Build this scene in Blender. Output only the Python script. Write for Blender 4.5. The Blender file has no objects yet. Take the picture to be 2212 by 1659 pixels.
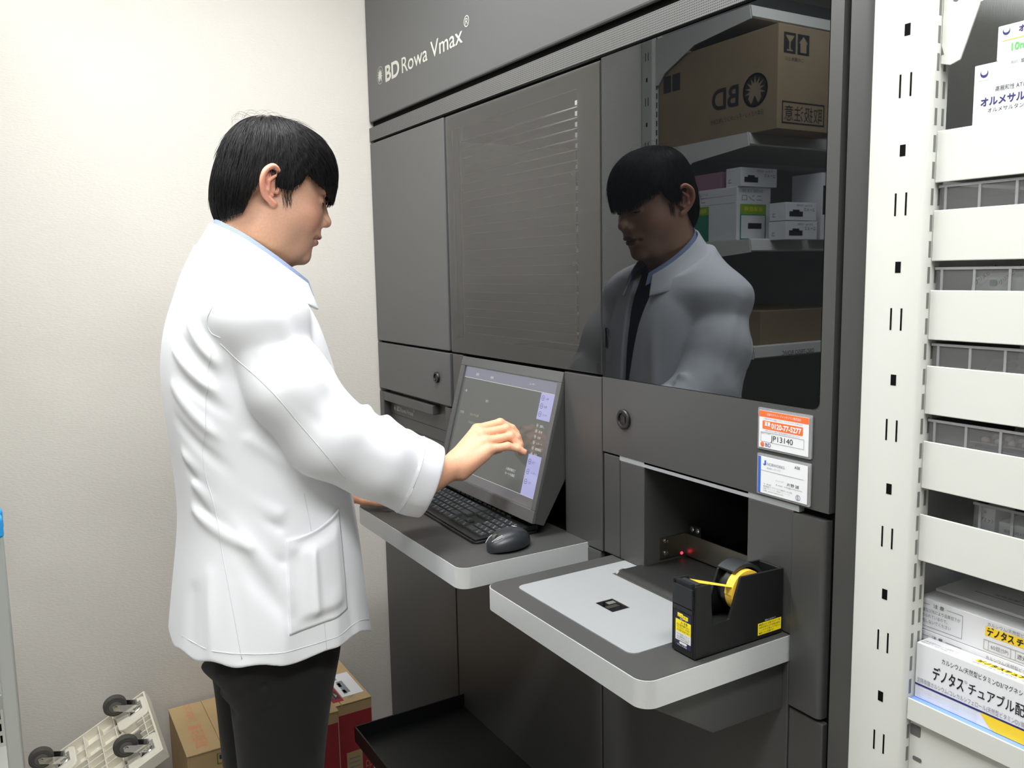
import bpy, bmesh, math, random
import numpy as np
from mathutils import Vector, Matrix
random.seed(7); np.random.seed(7)
SC = bpy.context.scene
COL = SC.collection
PI = math.pi

# ------------------------------------------------------------------ camera
cam_d = bpy.data.cameras.new('camera')
cam = bpy.data.objects.new('camera', cam_d); COL.objects.link(cam)
F_PX = 1836.0
cam_d.sensor_fit = 'HORIZONTAL'; cam_d.sensor_width = 36.0
cam_d.lens = F_PX / 2212 * 36.0
cam_d.clip_start = 0.02
# rows: world x, y, z seen from the camera (right, down, forward)
RW = Matrix(((0.51324643, 0.10325256, -0.85200764), (0.85804019, -0.08322215, 0.50679494), (-0.01857803, -0.99116749, -0.13130831)))
rot = Matrix([[RW[i][0], -RW[i][1], -RW[i][2]] for i in range(3)])
cam.matrix_world = Matrix.Translation((2.40, -0.96, 1.44)) @ rot.to_4x4()
SC.camera = cam

# ------------------------------------------------------------------ colour management
vs = SC.view_settings
vs.view_transform = 'Standard'; vs.look = 'None'; vs.gamma = 1.0; vs.use_curve_mapping = False
vs.exposure = 0.0

# ------------------------------------------------------------------ world and lamps
wd = bpy.data.worlds.new('world'); SC.world = wd; wd.use_nodes = True
wd.node_tree.nodes['Background'].inputs[0].default_value = (1, 1, 1, 1)
wd.node_tree.nodes['Background'].inputs[1].default_value = 0.03

def area(name, loc, sx, sy, power, col=(0.985, 0.995, 1.0)):
    l = bpy.data.lights.new(name, 'AREA'); l.shape = 'RECTANGLE'; l.size = sx; l.size_y = sy
    l.energy = power; l.color = col
    o = bpy.data.objects.new(name, l); o.location = loc; COL.objects.link(o)
    return o
# surface fixtures: most of the light goes down, some spills up onto the ceiling
for lx, ly, lw in ((0.90, -0.72, 32), (2.25, -0.72, 32), (0.90, -3.0, 4), (2.60, -3.0, 12)):
    area('ceiling_lamp', (lx, ly, 2.50), 0.30, 1.25, lw)
    up = area('ceiling_lamp_spill', (lx, ly, 2.505), 0.30, 1.25, lw * 0.40); up.rotation_euler = (PI, 0, 0)

# ------------------------------------------------------------------ materials
def lin(c):
    c = c / 255.0
    return c / 12.92 if c <= 0.04045 else ((c + 0.055) / 1.055) ** 2.4
def rgb(r, g, b): return (lin(r), lin(g), lin(b), 1.0)

def mat(name, col, rough=0.5, metal=0.0, spec=0.5, bump=None, noise=None, emit=None, sss=0.0, coat=0.0, ior=None, sheen=0.0, attr=None):
    m = bpy.data.materials.new(name); m.use_nodes = True
    nt = m.node_tree; b = nt.nodes['Principled BSDF']
    b.inputs['Base Color'].default_value = col
    b.inputs['Roughness'].default_value = rough
    b.inputs['Metallic'].default_value = metal
    b.inputs['Specular IOR Level'].default_value = spec
    if ior: b.inputs['IOR'].default_value = ior
    if coat: b.inputs['Coat Weight'].default_value = coat
    if sheen: b.inputs['Sheen Weight'].default_value = sheen
    if sss:
        b.inputs['Subsurface Weight'].default_value = sss
        b.inputs['Subsurface Radius'].default_value = (0.9, 0.35, 0.2)
        b.inputs['Subsurface Scale'].default_value = 0.006
    if emit:
        b.inputs['Emission Color'].default_value = emit[0]; b.inputs['Emission Strength'].default_value = emit[1]
    if attr:
        a = nt.nodes.new('ShaderNodeAttribute'); a.attribute_name = attr
        nt.links.new(a.outputs['Color'], b.inputs['Base Color'])
    if bump or noise:
        tc = nt.nodes.new('ShaderNodeTexCoord')
        mp = nt.nodes.new('ShaderNodeMapping'); nt.links.new(tc.outputs['Object'], mp.inputs[0])
        def ntex(scale, stretch, detail=3):
            mpp = nt.nodes.new('ShaderNodeMapping'); nt.links.new(tc.outputs['Object'], mpp.inputs[0])
            mpp.inputs['Scale'].default_value = stretch
            n = nt.nodes.new('ShaderNodeTexNoise'); n.inputs['Scale'].default_value = scale; n.inputs['Detail'].default_value = detail
            nt.links.new(mpp.outputs[0], n.inputs['Vector']); return n
        if bump:
            sc, st, dist = bump[0], bump[1], bump[2]
            stretch = bump[3] if len(bump) > 3 else (1, 1, 1)
            n = ntex(sc, stretch)
            bp = nt.nodes.new('ShaderNodeBump'); bp.inputs['Strength'].default_value = st; bp.inputs['Distance'].default_value = dist
            nt.links.new(n.outputs['Fac'], bp.inputs['Height']); nt.links.new(bp.outputs[0], b.inputs['Normal'])
        if noise:
            sc, amt = noise[0], noise[1]
            stretch = noise[2] if len(noise) > 2 else (1, 1, 1)
            n = ntex(sc, stretch, 4)
            r = nt.nodes.new('ShaderNodeMapRange'); r.inputs[1].default_value = 0.3; r.inputs[2].default_value = 0.7
            r.inputs[3].default_value = 1 - amt; r.inputs[4].default_value = 1 + amt
            nt.links.new(n.outputs['Fac'], r.inputs[0])
            mx = nt.nodes.new('ShaderNodeMixRGB'); mx.blend_type = 'MULTIPLY'; mx.inputs[0].default_value = 1
            mx.inputs[1].default_value = col
            if attr: nt.links.new(a.outputs['Color'], mx.inputs[1])
            nt.links.new(r.outputs[0], mx.inputs[2]); nt.links.new(mx.outputs[0], b.inputs['Base Color'])
    return m

def glass_mat(name, tint, rough=0.0, ior=1.5, veil=0.0, veilcol=(0.5, 0.5, 0.5, 1)):
    """thin sheet: tinted see-through plus a mirror layer by angle"""
    m = bpy.data.materials.new(name); m.use_nodes = True
    nt = m.node_tree; nt.nodes.remove(nt.nodes['Principled BSDF'])
    out = nt.nodes['Material Output']
    t = nt.nodes.new('ShaderNodeBsdfTransparent'); t.inputs[0].default_value = tint
    g = nt.nodes.new('ShaderNodeBsdfGlossy'); g.inputs['Roughness'].default_value = rough; g.inputs[0].default_value = (1, 1, 1, 1)
    f = nt.nodes.new('ShaderNodeFresnel'); f.inputs[0].default_value = ior
    mx = nt.nodes.new('ShaderNodeMixShader')
    nt.links.new(f.outputs[0], mx.inputs[0]); nt.links.new(g.outputs[0], mx.inputs[2])
    if veil:
        d = nt.nodes.new('ShaderNodeBsdfDiffuse'); d.inputs[0].default_value = veilcol
        m2 = nt.nodes.new('ShaderNodeMixShader'); m2.inputs[0].default_value = veil
        nt.links.new(t.outputs[0], m2.inputs[1]); nt.links.new(d.outputs[0], m2.inputs[2])
        nt.links.new(m2.outputs[0], mx.inputs[1])
    else:
        nt.links.new(t.outputs[0], mx.inputs[1])
    nt.links.new(mx.outputs[0], out.inputs[0])
    return m

M = {}
M['wall'] = mat('wallpaper', rgb(200, 196, 189), 0.85, bump=(420, 0.55, 0.0012, (1, 0.28, 1)), noise=(3, 0.012))
M['ceiling'] = mat('ceiling_paint', rgb(238, 238, 234), 0.9)
M['floor'] = mat('vinyl_floor', rgb(150, 146, 138), 0.45, noise=(6, 0.06))
M['graph'] = mat('graphite_metal', rgb(76, 77, 77), 0.48, ior=1.72, bump=(1500, 0.12, 0.0004), noise=(900, 0.05))
M['graph_shade'] = mat('graphite_shaded', rgb(63, 63, 62), 0.42, ior=1.65, bump=(1500, 0.12, 0.0004), noise=(900, 0.05))  # same graphite, colour darkened for the parts that get less light
M['black'] = mat('black_inside', rgb(14, 14, 14), 0.6, spec=0.3)
M['gap'] = mat('black_gap', rgb(8, 8, 8), 0.8, spec=0.1)
M['alu'] = mat('brushed_aluminium', rgb(234, 237, 238), 0.36, 0.55, bump=(260, 0.10, 0.0004, (1, 1, 30)), noise=(160, 0.05, (1, 1, 40)))
M['silver'] = mat('matt_silver_sheet', rgb(160, 163, 165), 0.42, 0.25, noise=(600, 0.02))
M['steel'] = mat('dull_steel', rgb(150, 145, 132), 0.35, 1.0)
M['chrome'] = mat('chrome', rgb(215, 216, 216), 0.12, 1.0)
M['belt'] = mat('rubber_belt', rgb(22, 22, 22), 0.55, bump=(1200, 0.15, 0.0004))
M['white_pl'] = mat('white_print', rgb(190, 191, 180), 0.5)
M['white_knob'] = mat('white_plastic', rgb(232, 232, 228), 0.35)
M['blkpl'] = mat('black_plastic', rgb(17, 18, 19), 0.42, spec=0.5, bump=(1400, 0.12, 0.0003))
M['blkpl2'] = mat('dark_grey_plastic', rgb(40, 43, 46), 0.35)
M['keycap'] = mat('black_keys', rgb(34, 37, 39), 0.42)
M['key_print'] = mat('key_print', rgb(185, 192, 194), 0.5)
M['paper'] = mat('white_card', rgb(222, 223, 226), 0.5)
M['ink'] = mat('black_ink', rgb(30, 30, 34), 0.6)
M['grey_ink'] = mat('grey_ink', rgb(132, 134, 140), 0.6)
M['navy_ink'] = mat('navy_ink', rgb(38, 38, 105), 0.6)
M['orange'] = mat('orange_print', rgb(238, 108, 48), 0.5)
M['blue_print'] = mat('blue_print', rgb(48, 96, 200), 0.5)
M['yellow'] = mat('yellow_print', rgb(248, 226, 20), 0.5)
M['yellow2'] = mat('warm_yellow_print', rgb(243, 206, 40), 0.5)
M['green_ink'] = mat('green_ink', rgb(96, 190, 96), 0.6)
M['shelfw'] = mat('white_enamel', rgb(208, 209, 203), 0.4, spec=0.4, noise=(2, 0.01))
M['backgrey'] = mat('grey_back_panel', rgb(158, 160, 160), 0.55)
M['clear'] = glass_mat('clear_acrylic', (0.95, 0.96, 0.96, 1), 0.05, 1.45, 0.09, (0.85, 0.86, 0.87, 1))
M['clear2'] = glass_mat('clear_film', (0.80, 0.81, 0.83, 1), 0.1, 1.45, 0.30, (0.78, 0.78, 0.80, 1))
M['tint'] = glass_mat('smoked_glass', (0.42, 0.43, 0.42, 1), 0.015, 1.85)
M['gloss'] = mat('black_gloss_glass', rgb(9, 10, 11), 0.012, spec=0.5, ior=1.85)
M['gloss'].node_tree.nodes['Principled BSDF'].inputs['Specular Tint'].default_value = (0.86, 0.93, 1.0, 1)
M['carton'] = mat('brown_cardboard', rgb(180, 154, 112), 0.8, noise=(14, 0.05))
M['carton_dim'] = mat('cardboard_dimmed', rgb(142, 124, 98), 0.85, noise=(14, 0.05))  # the brown cardboard, darkened to dim the boxes mirrored in the glass
M['carton_d'] = mat('cardboard_edge', rgb(128, 104, 70), 0.85)
M['red_c'] = mat('red_cardboard', rgb(150, 38, 46), 0.7, noise=(14, 0.05))
M['dolly'] = mat('cream_plastic', rgb(226, 221, 206), 0.45)
M['rubber'] = mat('grey_rubber', rgb(72, 70, 66), 0.75)
M['hub'] = mat('hub_plastic', rgb(98, 98, 98), 0.5)
M['blue_cap'] = mat('blue_plastic', rgb(30, 140, 205), 0.4)
M['amber'] = mat('yellow_tape', rgb(245, 200, 70), 0.35, spec=0.5)

# ------------------------------------------------------------------ mesh helpers
class MB:
    def __init__(s): s.v = []; s.f = []; s.m = []
    def add(s, vs, fs, mi=0):
        n = len(s.v); s.v += [tuple(p) for p in vs]; s.f += [tuple(i + n for i in f) for f in fs]; s.m += [mi] * len(fs); return s
    def box(s, x0, x1, y0, y1, z0, z1, mi=0):
        v = [(x0, y0, z0), (x1, y0, z0), (x1, y1, z0), (x0, y1, z0), (x0, y0, z1), (x1, y0, z1), (x1, y1, z1), (x0, y1, z1)]
        return s.add(v, [(0, 3, 2, 1), (4, 5, 6, 7), (0, 1, 5, 4), (1, 2, 6, 5), (2, 3, 7, 6), (3, 0, 4, 7)], mi)
    def prism(s, poly, ax, a, b, mi=0):
        """poly of 2D points; ax 'x': (y,z), 'y': (x,z), 'z': (x,y)"""
        def P(p, t): return (t, p[0], p[1]) if ax == 'x' else (p[0], t, p[1]) if ax == 'y' else (p[0], p[1], t)
        n = len(poly); v = [P(p, a) for p in poly] + [P(p, b) for p in poly]
        ar = sum(poly[i][0] * poly[(i + 1) % n][1] - poly[(i + 1) % n][0] * poly[i][1] for i in range(n))
        flip = (ar < 0) ^ (ax == 'y') ^ (b < a)
        f = [tuple(range(n - 1, -1, -1)), tuple(range(n, 2 * n))] + [(i, (i + 1) % n, n + (i + 1) % n, n + i) for i in range(n)]
        if flip: f = [tuple(reversed(q)) for q in f]
        return s.add(v, f, mi)
    def cyl(s, p0, p1, r0, r1=None, n=24, mi=0, cap=True):
        r1 = r0 if r1 is None else r1
        p0 = Vector(p0); p1 = Vector(p1); d = (p1 - p0).normalized()
        a = d.orthogonal().normalized(); b = d.cross(a)
        v = []
        for p, r in ((p0, r0), (p1, r1)):
            for i in range(n):
                t = 2 * PI * i / n; v.append(p + a * (r * math.cos(t)) + b * (r * math.sin(t)))
        f = [(i, (i + 1) % n, n + (i + 1) % n, n + i) for i in range(n)]
        if cap: f += [tuple(range(n - 1, -1, -1)), tuple(range(n, 2 * n))]
        return s.add(v, f, mi)
    def lathe(s, p0, d, prof, n=32, mi=0):
        """prof: (radius, height along d) from p0"""
        p0 = Vector(p0); d = Vector(d).normalized(); a = d.orthogonal().normalized(); b = d.cross(a); v = []
        for r, h in prof:
            for i in range(n):
                t = 2 * PI * i / n; v.append(p0 + d * h + a * (r * math.cos(t)) + b * (r * math.sin(t)))
        f = []
        for k in range(len(prof) - 1):
            f += [(k * n + i, k * n + (i + 1) % n, (k + 1) * n + (i + 1) % n, (k + 1) * n + i) for i in range(n)]
        f += [tuple(range(n - 1, -1, -1)), tuple(range((len(prof) - 1) * n, len(prof) * n))]
        return s.add(v, f, mi)
    def tube(s, pts, r, n=8, mi=0, taper=None):
        pts = [Vector(p) for p in pts]; v = []; N = len(pts); up = None
        for k, p in enumerate(pts):
            t = (pts[min(k + 1, N - 1)] - pts[max(k - 1, 0)]).normalized()
            if up is None: up = t.orthogonal().normalized()
            up = (up - t * up.dot(t)).normalized(); w = t.cross(up)
            rr = r[k] if isinstance(r, (list, tuple)) else r
            for i in range(n):
                a = 2 * PI * i / n; v.append(p + up * (rr * math.cos(a)) + w * (rr * math.sin(a)))
        f = [(k * n + i, k * n + (i + 1) % n, (k + 1) * n + (i + 1) % n, (k + 1) * n + i) for k in range(N - 1) for i in range(n)]
        f += [tuple(range(n - 1, -1, -1)), tuple(range((N - 1) * n, N * n))]
        return s.add(v, f, mi)
    def quad(s, a, b, c, d, mi=0): return s.add([a, b, c, d], [(0, 1, 2, 3)], mi)
    def xform(s, mt):
        s.v = [tuple(mt @ Vector(p)) for p in s.v]; return s

def root_of(o):
    while o.parent: o = o.parent
    return o
def obj(name, mb, mats, parent=None, bevel=0.0, smooth=False, seg=2, local=False):
    """link the builder as ONE mesh object; vertices are given in world coordinates unless local"""
    me = bpy.data.meshes.new(name)
    v = mb.v
    if not local and parent is not None:
        L = root_of(parent).location
        v = [(p[0] - L[0], p[1] - L[1], p[2] - L[2]) for p in v]
    me.from_pydata(v, [], mb.f)
    for m in (mats if isinstance(mats, (list, tuple)) else [mats]): me.materials.append(m)
    me.polygons.foreach_set('material_index', mb.m)
    if smooth: me.polygons.foreach_set('use_smooth', [True] * len(me.polygons))
    me.update()
    o = bpy.data.objects.new(name, me); COL.objects.link(o); o.parent = parent
    if bevel:
        b = o.modifiers.new('bevel', 'BEVEL'); b.width = bevel; b.segments = seg; b.limit_method = 'ANGLE'; b.angle_limit = math.radians(40)
        b.harden_normals = False
    return o
def tag(o, label=None, cat=None, group=None, kind=None):
    if label: o['label'] = label
    if cat: o['category'] = cat
    if group: o['group'] = group
    if kind: o['kind'] = kind
    return o
def thing(name, label, cat, loc=(0, 0, 0), rot=None, group=None):
    o = bpy.data.objects.new(name, None); o.empty_display_size = 0.05; COL.objects.link(o); o.location = loc
    if rot: o.rotation_euler = rot
    return tag(o, label, cat, group)
def auto_smooth(o, ang=40):
    me = o.data
    me.polygons.foreach_set('use_smooth', [True] * len(me.polygons))
    me.set_sharp_from_angle(angle=math.radians(ang))
    return o
def rrect(x0, x1, y0, y1, r, n=6, corners='1111'):
    """rounded rectangle; corners order: x0y0, x1y0, x1y1, x0y1"""
    out = []
    for (cx, cy, a0, on, px, py) in ((x0 + r, y0 + r, PI, corners[0], x0, y0), (x1 - r, y0 + r, 1.5 * PI, corners[1], x1, y0),
                                     (x1 - r, y1 - r, 0, corners[2], x1, y1), (x0 + r, y1 - r, 0.5 * PI, corners[3], x0, y1)):
        if on == '1':
            out += [(cx + r * math.cos(a0 + 0.5 * PI * i / n), cy + r * math.sin(a0 + 0.5 * PI * i / n)) for i in range(n + 1)]
        else: out.append((px, py))
    return out

# ------------------------------------------------------------------ lettering
_FC = {}
def text_geo(s, size, bold=0.0, align='LEFT', shear=0.0):
    key = (s, size, bold, align, shear)
    if key in _FC: return _FC[key]
    cu = bpy.data.curves.new('t', 'FONT'); cu.body = s; cu.size = size; cu.offset = bold; cu.align_x = align; cu.shear = shear
    cu.resolution_u = 7 if size > 0.03 else 3; cu.fill_mode = 'FRONT'
    o = bpy.data.objects.new('t', cu); COL.objects.link(o)
    dg = bpy.context.evaluated_depsgraph_get()
    me = bpy.data.meshes.new_from_object(o.evaluated_get(dg))
    vs_ = [tuple(v.co) for v in me.vertices]; fs = [tuple(p.vertices) for p in me.polygons]
    bpy.data.objects.remove(o); bpy.data.curves.remove(cu); bpy.data.meshes.remove(me)
    _FC[key] = (vs_, fs); return _FC[key]
def put_text(mb, s, size, origin, ex, ey, mi=0, sx=1.0, bold=0.0, align='LEFT', width=None, shear=0.0):
    """lay flat lettering on a surface: origin, unit x direction, unit y direction"""
    v, f = text_geo(s, size, bold, align, shear)
    if not v: return mb
    if width:
        xs = [p[0] for p in v]; w = max(xs) - min(xs); sx = width / w if w > 0 else 1
    o = Vector(origin); ex = Vector(ex); ey = Vector(ey)
    return mb.add([o + ex * (p[0] * sx) + ey * p[1] for p in v], f, mi)
def sunburst(mb, o, ex, ey, r, mi=0, ring=0.06, disc=None):
    """round emblem: thin ring, figure with raised rays"""
    o = Vector(o); ex = Vector(ex); ey = Vector(ey)
    P = lambda a, q: o + ex * (q * math.cos(a)) + ey * (q * math.sin(a))
    n = 40
    v = []
    for i in range(n): v += [P(2 * PI * i / n, r), P(2 * PI * i / n, r * (1 - ring))]
    mb.add(v, [(2 * i, 2 * ((i + 1) % n), 2 * ((i + 1) % n) + 1, 2 * i + 1) for i in range(n)], mi)
    if disc is not None:      # dark disc with a light figure on it
        mb.add([P(2 * PI * i / n, r * 0.97) for i in range(n)], [tuple(range(n))], mi)
        nn_ = ex.cross(ey) * 0.0003; o = o + nn_; mi = disc
    lay = ex.cross(ey).normalized() * 0.00012
    for k in range(9):
        a = PI * (-0.08 + 1.16 * k / 8)
        tip = r * (0.86 if k % 2 == 0 else 0.80)
        mb.add([q_ + lay * (k % 2 + 1) for q_ in (P(a + 0.0, tip), P(a + 1.2, r * 0.17), P(a - 1.2, r * 0.17))], [(2, 0, 1)], mi)
    mb.add([P(2 * PI * i / 16, r * 0.34) + lay * 3 for i in range(16)], [tuple(range(16))], mi)
    o = o + lay * 4
    for sgn in (-1, 1):
        mb.add([o + ex * (sgn * 0.02 * r) - ey * (0.30 * r), o + ex * (sgn * 0.40 * r) - ey * (0.05 * r), o + ex * (sgn * 0.52 * r) - ey * (0.45 * r), o + ex * (sgn * 0.30 * r) - ey * (0.78 * r), o + ex * (sgn * 0.16 * r) - ey * (0.60 * r)], [(0, 1, 2, 3, 4) if sgn < 0 else (4, 3, 2, 1, 0)], mi)
    return mb
XF, ZF = (1, 0, 0), (0, 0, 1)      # lettering on faces that look towards -y

# ------------------------------------------------------------------ room
def struct(name, mb, m, **k): return tag(obj(name, mb, m, **k), kind='structure')
struct('wall_left', MB().box(-0.12, -0.004, -4.2, 1.4, 0, 2.6), M['wall'])
M['wall_far'] = mat('far_wall_paint', rgb(176, 174, 168), 0.85)
struct('wall_back', MB().box(-0.12, 4.3, -4.3, -4.2, 0, 2.6), M['wall_far'])
struct('wall_right', MB().box(4.2, 4.3, -4.2, 1.4, 0, 2.6), M['wall_far'])
struct('wall_front', MB().box(-0.12, 4.3, 1.4, 1.5, 0, 2.6), M['wall'])
struct('floor', MB().box(-0.12, 4.3, -4.3, 1.5, -0.1, 0), M['floor'])
struct('ceiling', MB().box(-0.12, 4.3, -4.3, 1.5, 2.6, 2.7), M['ceiling'])
# ------------------------------------------------------------------ the dispensing machine
R = thing('dispensing_robot', 'tall graphite grey automated medicine dispensing cabinet with touchscreen and two ledges', 'machine', (0, 0, 0))
b = MB()
b.box(0.0, 1.64, 0.013, 1.2, 1.862, 2.45)                 # above the doors
b.box(0.0, 0.492, 0.013, 1.2, 1.096, 1.862)
b.box(0.0, 0.492, 0.062, 1.2, 0.90, 1.096)
b.box(0.492, 1.122, 0.60, 1.2, 1.236, 1.862)
b.box(0.492, 1.122, 0.013, 0.60, 1.236, 1.252)
b.box(0.492, 1.122, 0.013, 0.60, 1.812, 1.862)
b.box(1.122, 1.64, 0.013, 1.2, 1.094, 1.862)
b.box(0.492, 1.172, 0.09, 1.2, 0.90, 1.236)
b.box(1.122, 1.2415, 0.013, 0.5, 0.90, 1.094)
b.box(1.2425, 1.49, 0.34, 0.5, 0.90, 1.094)
b.box(1.4915, 1.64, 0.013, 0.5, 0.90, 1.094)
b.box(0.0, 1.64, 0.013, 1.2, 0.0, 0.90)
obj('carcass', b, M['gap'], R)
def panel(name, x0, x1, z0, z1, m='graph', y0=0.0, y1=0.012, bevel=0.0022, parent=None):
    return obj(name, MB().box(x0, x1, y0, y1, z0, z1), M[m], parent or R, bevel=bevel)
# top panel with its lettering
tp = panel('top_panel', 0.0, 1.645, 1.876, 2.45, 'graph', bevel=0.004)
L = MB()
yq = -0.0006
sunburst(L, (0.098, yq, 1.990), XF, ZF, 0.0235, 0, 0.05)
put_text(L, 'BD', 0.058, (0.131, yq, 1.9655), XF, ZF, width=0.096, bold=0.0016)
put_text(L, 'Rowa', 0.056, (0.242, yq, 1.9655), XF, ZF, width=0.158, bold=0.0002)
put_text(L, 'Vmax', 0.056, (0.424, yq, 1.9655), XF, ZF, width=0.170, bold=0.0002)
put_text(L, '®', 0.034, (0.602, yq, 1.994), XF, ZF)
obj('lettering', L, M['white_pl'], tp)
# perforated ventilation strip
vm = mat('perforated_strip', rgb(84, 84, 83), 0.5)
nt = vm.node_tree; bs = nt.nodes['Principled BSDF']
tc = nt.nodes.new('ShaderNodeTexCoord'); mp = nt.nodes.new('ShaderNodeMapping'); nt.links.new(tc.outputs['Object'], mp.inputs[0])
vo = nt.nodes.new('ShaderNodeTexVoronoi'); vo.inputs['Scale'].default_value = 260; vo.inputs['Randomness'].default_value = 0.0
nt.links.new(mp.outputs[0], vo.inputs['Vector'])
mp.inputs['Location'].default_value = (0, 0.0, 0)
rr = nt.nodes.new('ShaderNodeMapRange'); rr.inputs[1].default_value = 0.24; rr.inputs[2].default_value = 0.34
nt.links.new(vo.outputs['Distance'], rr.inputs[0])
mx = nt.nodes.new('ShaderNodeMixRGB'); mx.inputs[1].default_value = rgb(10, 10, 10); mx.inputs[2].default_value = rgb(96, 96, 94)
nt.links.new(rr.outputs[0], mx.inputs[0]); nt.links.new(mx.outputs[0], bs.inputs['Base Color'])
M['vent'] = vm
obj('vent_strip', MB().box(0.0, 1.64, 0.0, 0.012, 1.823, 1.860), vm, R)
# left column: plain door and flap with lock
panel('door', 0.0, 0.4785, 1.2435, 1.816)
fl = panel('flap', 0.0, 0.4785, 1.100, 1.2375)
def lock(x, z, r, parent):
    k = MB().lathe((x, -0.0005, z), (0, -1, 0), [(r, 0), (r, 0.004), (r * 0.9, 0.0058), (r * 0.66, 0.0058), (r * 0.6, 0.003), (r * 0.6, 0.0028)], 32)
    k.box(x - r * 0.32, x + r * 0.32, -0.0045, -0.003, z - r * 0.32, z + r * 0.32)
    return auto_smooth(obj('lock', k, M['blkpl'], parent))
lock(0.4055, 1.1695, 0.0145, fl)
# control recess under the flap
cf = MB()
cf.box(0.0, 0.030, 0.0, 0.03, 0.90, 1.090)
cf.box(0.030, 0.370, 0.0, 0.03, 1.064, 1.090)
cf.box(0.445, 0.4785, 0.0, 0.03, 0.90, 1.096)
obj('control_recess', cf, M['graph_shade'], R, bevel=0.002)
cp = obj('control_panel', MB().box(0.030, 0.445, 0.0215, 0.0265, 0.90, 1.0955), M['graph_shade'], R)
L = MB(); y = 0.0212
sunburst(L, (0.0640, y, 1.0425), XF, ZF, 0.0082, 0, 0.09)
put_text(L, 'BD', 0.0195, (0.0770, y, 1.0360), XF, ZF, width=0.0225, bold=0.0003)
put_text(L, 'Rowa', 0.0190, (0.1035, y, 1.0360), XF, ZF, width=0.041)
put_text(L, 'Vmax', 0.0190, (0.1490, y, 1.0360), XF, ZF, width=0.047)
put_text(L, '®', 0.010, (0.1970, y, 1.0470), XF, ZF)
put_text(L, 'Start', 0.0070, (0.052, y, 0.9795), XF, ZF)
put_text(L, '<', 0.011, (0.104, y, 0.9775), XF, ZF)
put_text(L, '▯ ▲', 0.010, (0.245, y, 0.979), XF, ZF)
put_text(L, '▯ Start', 0.0085, (0.318, y, 0.979), XF, ZF)
obj('lettering', L, M['white_pl'], cp)
L = MB()
for z in (0.990, 1.0235): L.box(0.034, 0.440, 0.0211, 0.0214, z, z + 0.0008)
L.box(0.203, 0.2038, 0.0211, 0.0214, 0.91, 0.99)
obj('groove', L, M['gap'], cp)
for x, m in ((0.055, 'white_knob'), (0.102, 'white_knob'), (0.262, 'blkpl'), (0.342, 'blkpl')):
    k = MB().lathe((x, 0.0214, 0.955), (0, -1, 0), [(0.0165, 0), (0.0165, 0.005), (0.0135, 0.007), (0.0125, 0.0055)] if m == 'white_knob' else [(0.017, 0), (0.016, 0.012), (0.013, 0.015)])
    k.lathe((x, 0.0212, 0.955), (0, -1, 0), [(0.0115, 0), (0.0115, 0.006), (0.011, 0.0075)], 24, 1)
    auto_smooth(obj('push_button', k, [M[m], M['hub']], cp))
# middle bay: smoked window door, glass racks inside
wdoor = obj('window_door', MB().box(0.496, 0.524, 0.0, 0.003, 1.2435, 1.8135).box(1.045, 1.1175, 0.0, 0.003, 1.2435, 1.8135).box(0.524, 1.045, 0.0, 0.003, 1.2435, 1.280).box(0.524, 1.045, 0.0, 0.003, 1.778, 1.8135), M['graph'], R)
glassmat = M['tint']
obj('window_pane', MB().quad((0.4965, -0.0012, 1.244), (1.117, -0.0012, 1.244), (1.117, -0.0012, 1.813), (0.4965, -0.0012, 1.813)), glassmat, wdoor)
ip = MB().box(0.520, 0.528, 0.02, 0.36, 1.255, 1.752)
panelin = obj('inner_panel', ip, mat('inner_sheet', rgb(150, 150, 146), 0.6), R)
for z in (1.691, 1.459):
    auto_smooth(obj('bolt', MB().lathe((0.528, 0.352, z), (1, 0, 0), [(0.007, 0), (0.007, 0.003), (0.004, 0.005)], 20), M['white_knob'], panelin))
M['rackdark'] = mat('rack_dark', rgb(70, 70, 68), 0.5)
rack = obj('storage_rack', MB().box(0.52, 1.12, 0.55, 0.59, 1.252, 1.812), M['rackdark'], R)
for q in ((0.520, 0.526, 0.02, 0.03), (1.036, 1.042, 0.03, 0.04)): obj('rack_upright', MB().box(*q, 1.252, 1.812), M['rackdark'], rack)
M['rackglass'] = mat('rack_shelf_edge', rgb(165, 167, 162), 0.4)
for i in range(24):
    z = 1.290 + i * 0.0201
    obj('rack_shelf', MB().box(0.527, 1.034, 0.024, 0.030, z, z + 0.0018), M['rackglass'], rack)
    if i % 2 == 1 or i > 18:
        obj('shelf_tag', MB().box(1.010, 1.034, 0.0195, 0.0225, z + 0.003, z + (0.0115 if i > 8 else 0.007)), M['paper'], rack)
il = bpy.data.lights.new('tag_fill_lamp', 'AREA'); il.shape = 'RECTANGLE'; il.size = 0.10; il.size_y = 0.006; il.energy = 0.30  # unseen lamp added behind the window, set close to brighten the shelf tags
ilo = bpy.data.objects.new('tag_fill_lamp', il); ilo.location = (0.99, 0.0130, 1.8005); COL.objects.link(ilo)
# big right door: glossy black glass over a metal flap
rd = MB()
rd.box(1.6195, 1.640, -0.001, 0.012, 1.098, 1.8165)
rd.box(1.122, 1.6195, -0.001, 0.012, 1.098, 1.2405)
rd.box(1.600, 1.6195, 0.0, 0.011, 1.2405, 1.262)
door_r = obj('glass_door', rd, M['graph_shade'], R)
gp = rrect(1.1225, 1.6185, 1.2415, 1.8165, 0.012, 5, '0100')
obj('black_glass', MB().prism(gp, 'y', -0.0012, 0.010), M['gloss'], door_r)
lock(1.187, 1.168, 0.0185, door_r)
obj('light_bar', MB().box(1.172, 1.588, 0.0, 0.011, 1.0885, 1.0975), M['silver'], R)
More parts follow.
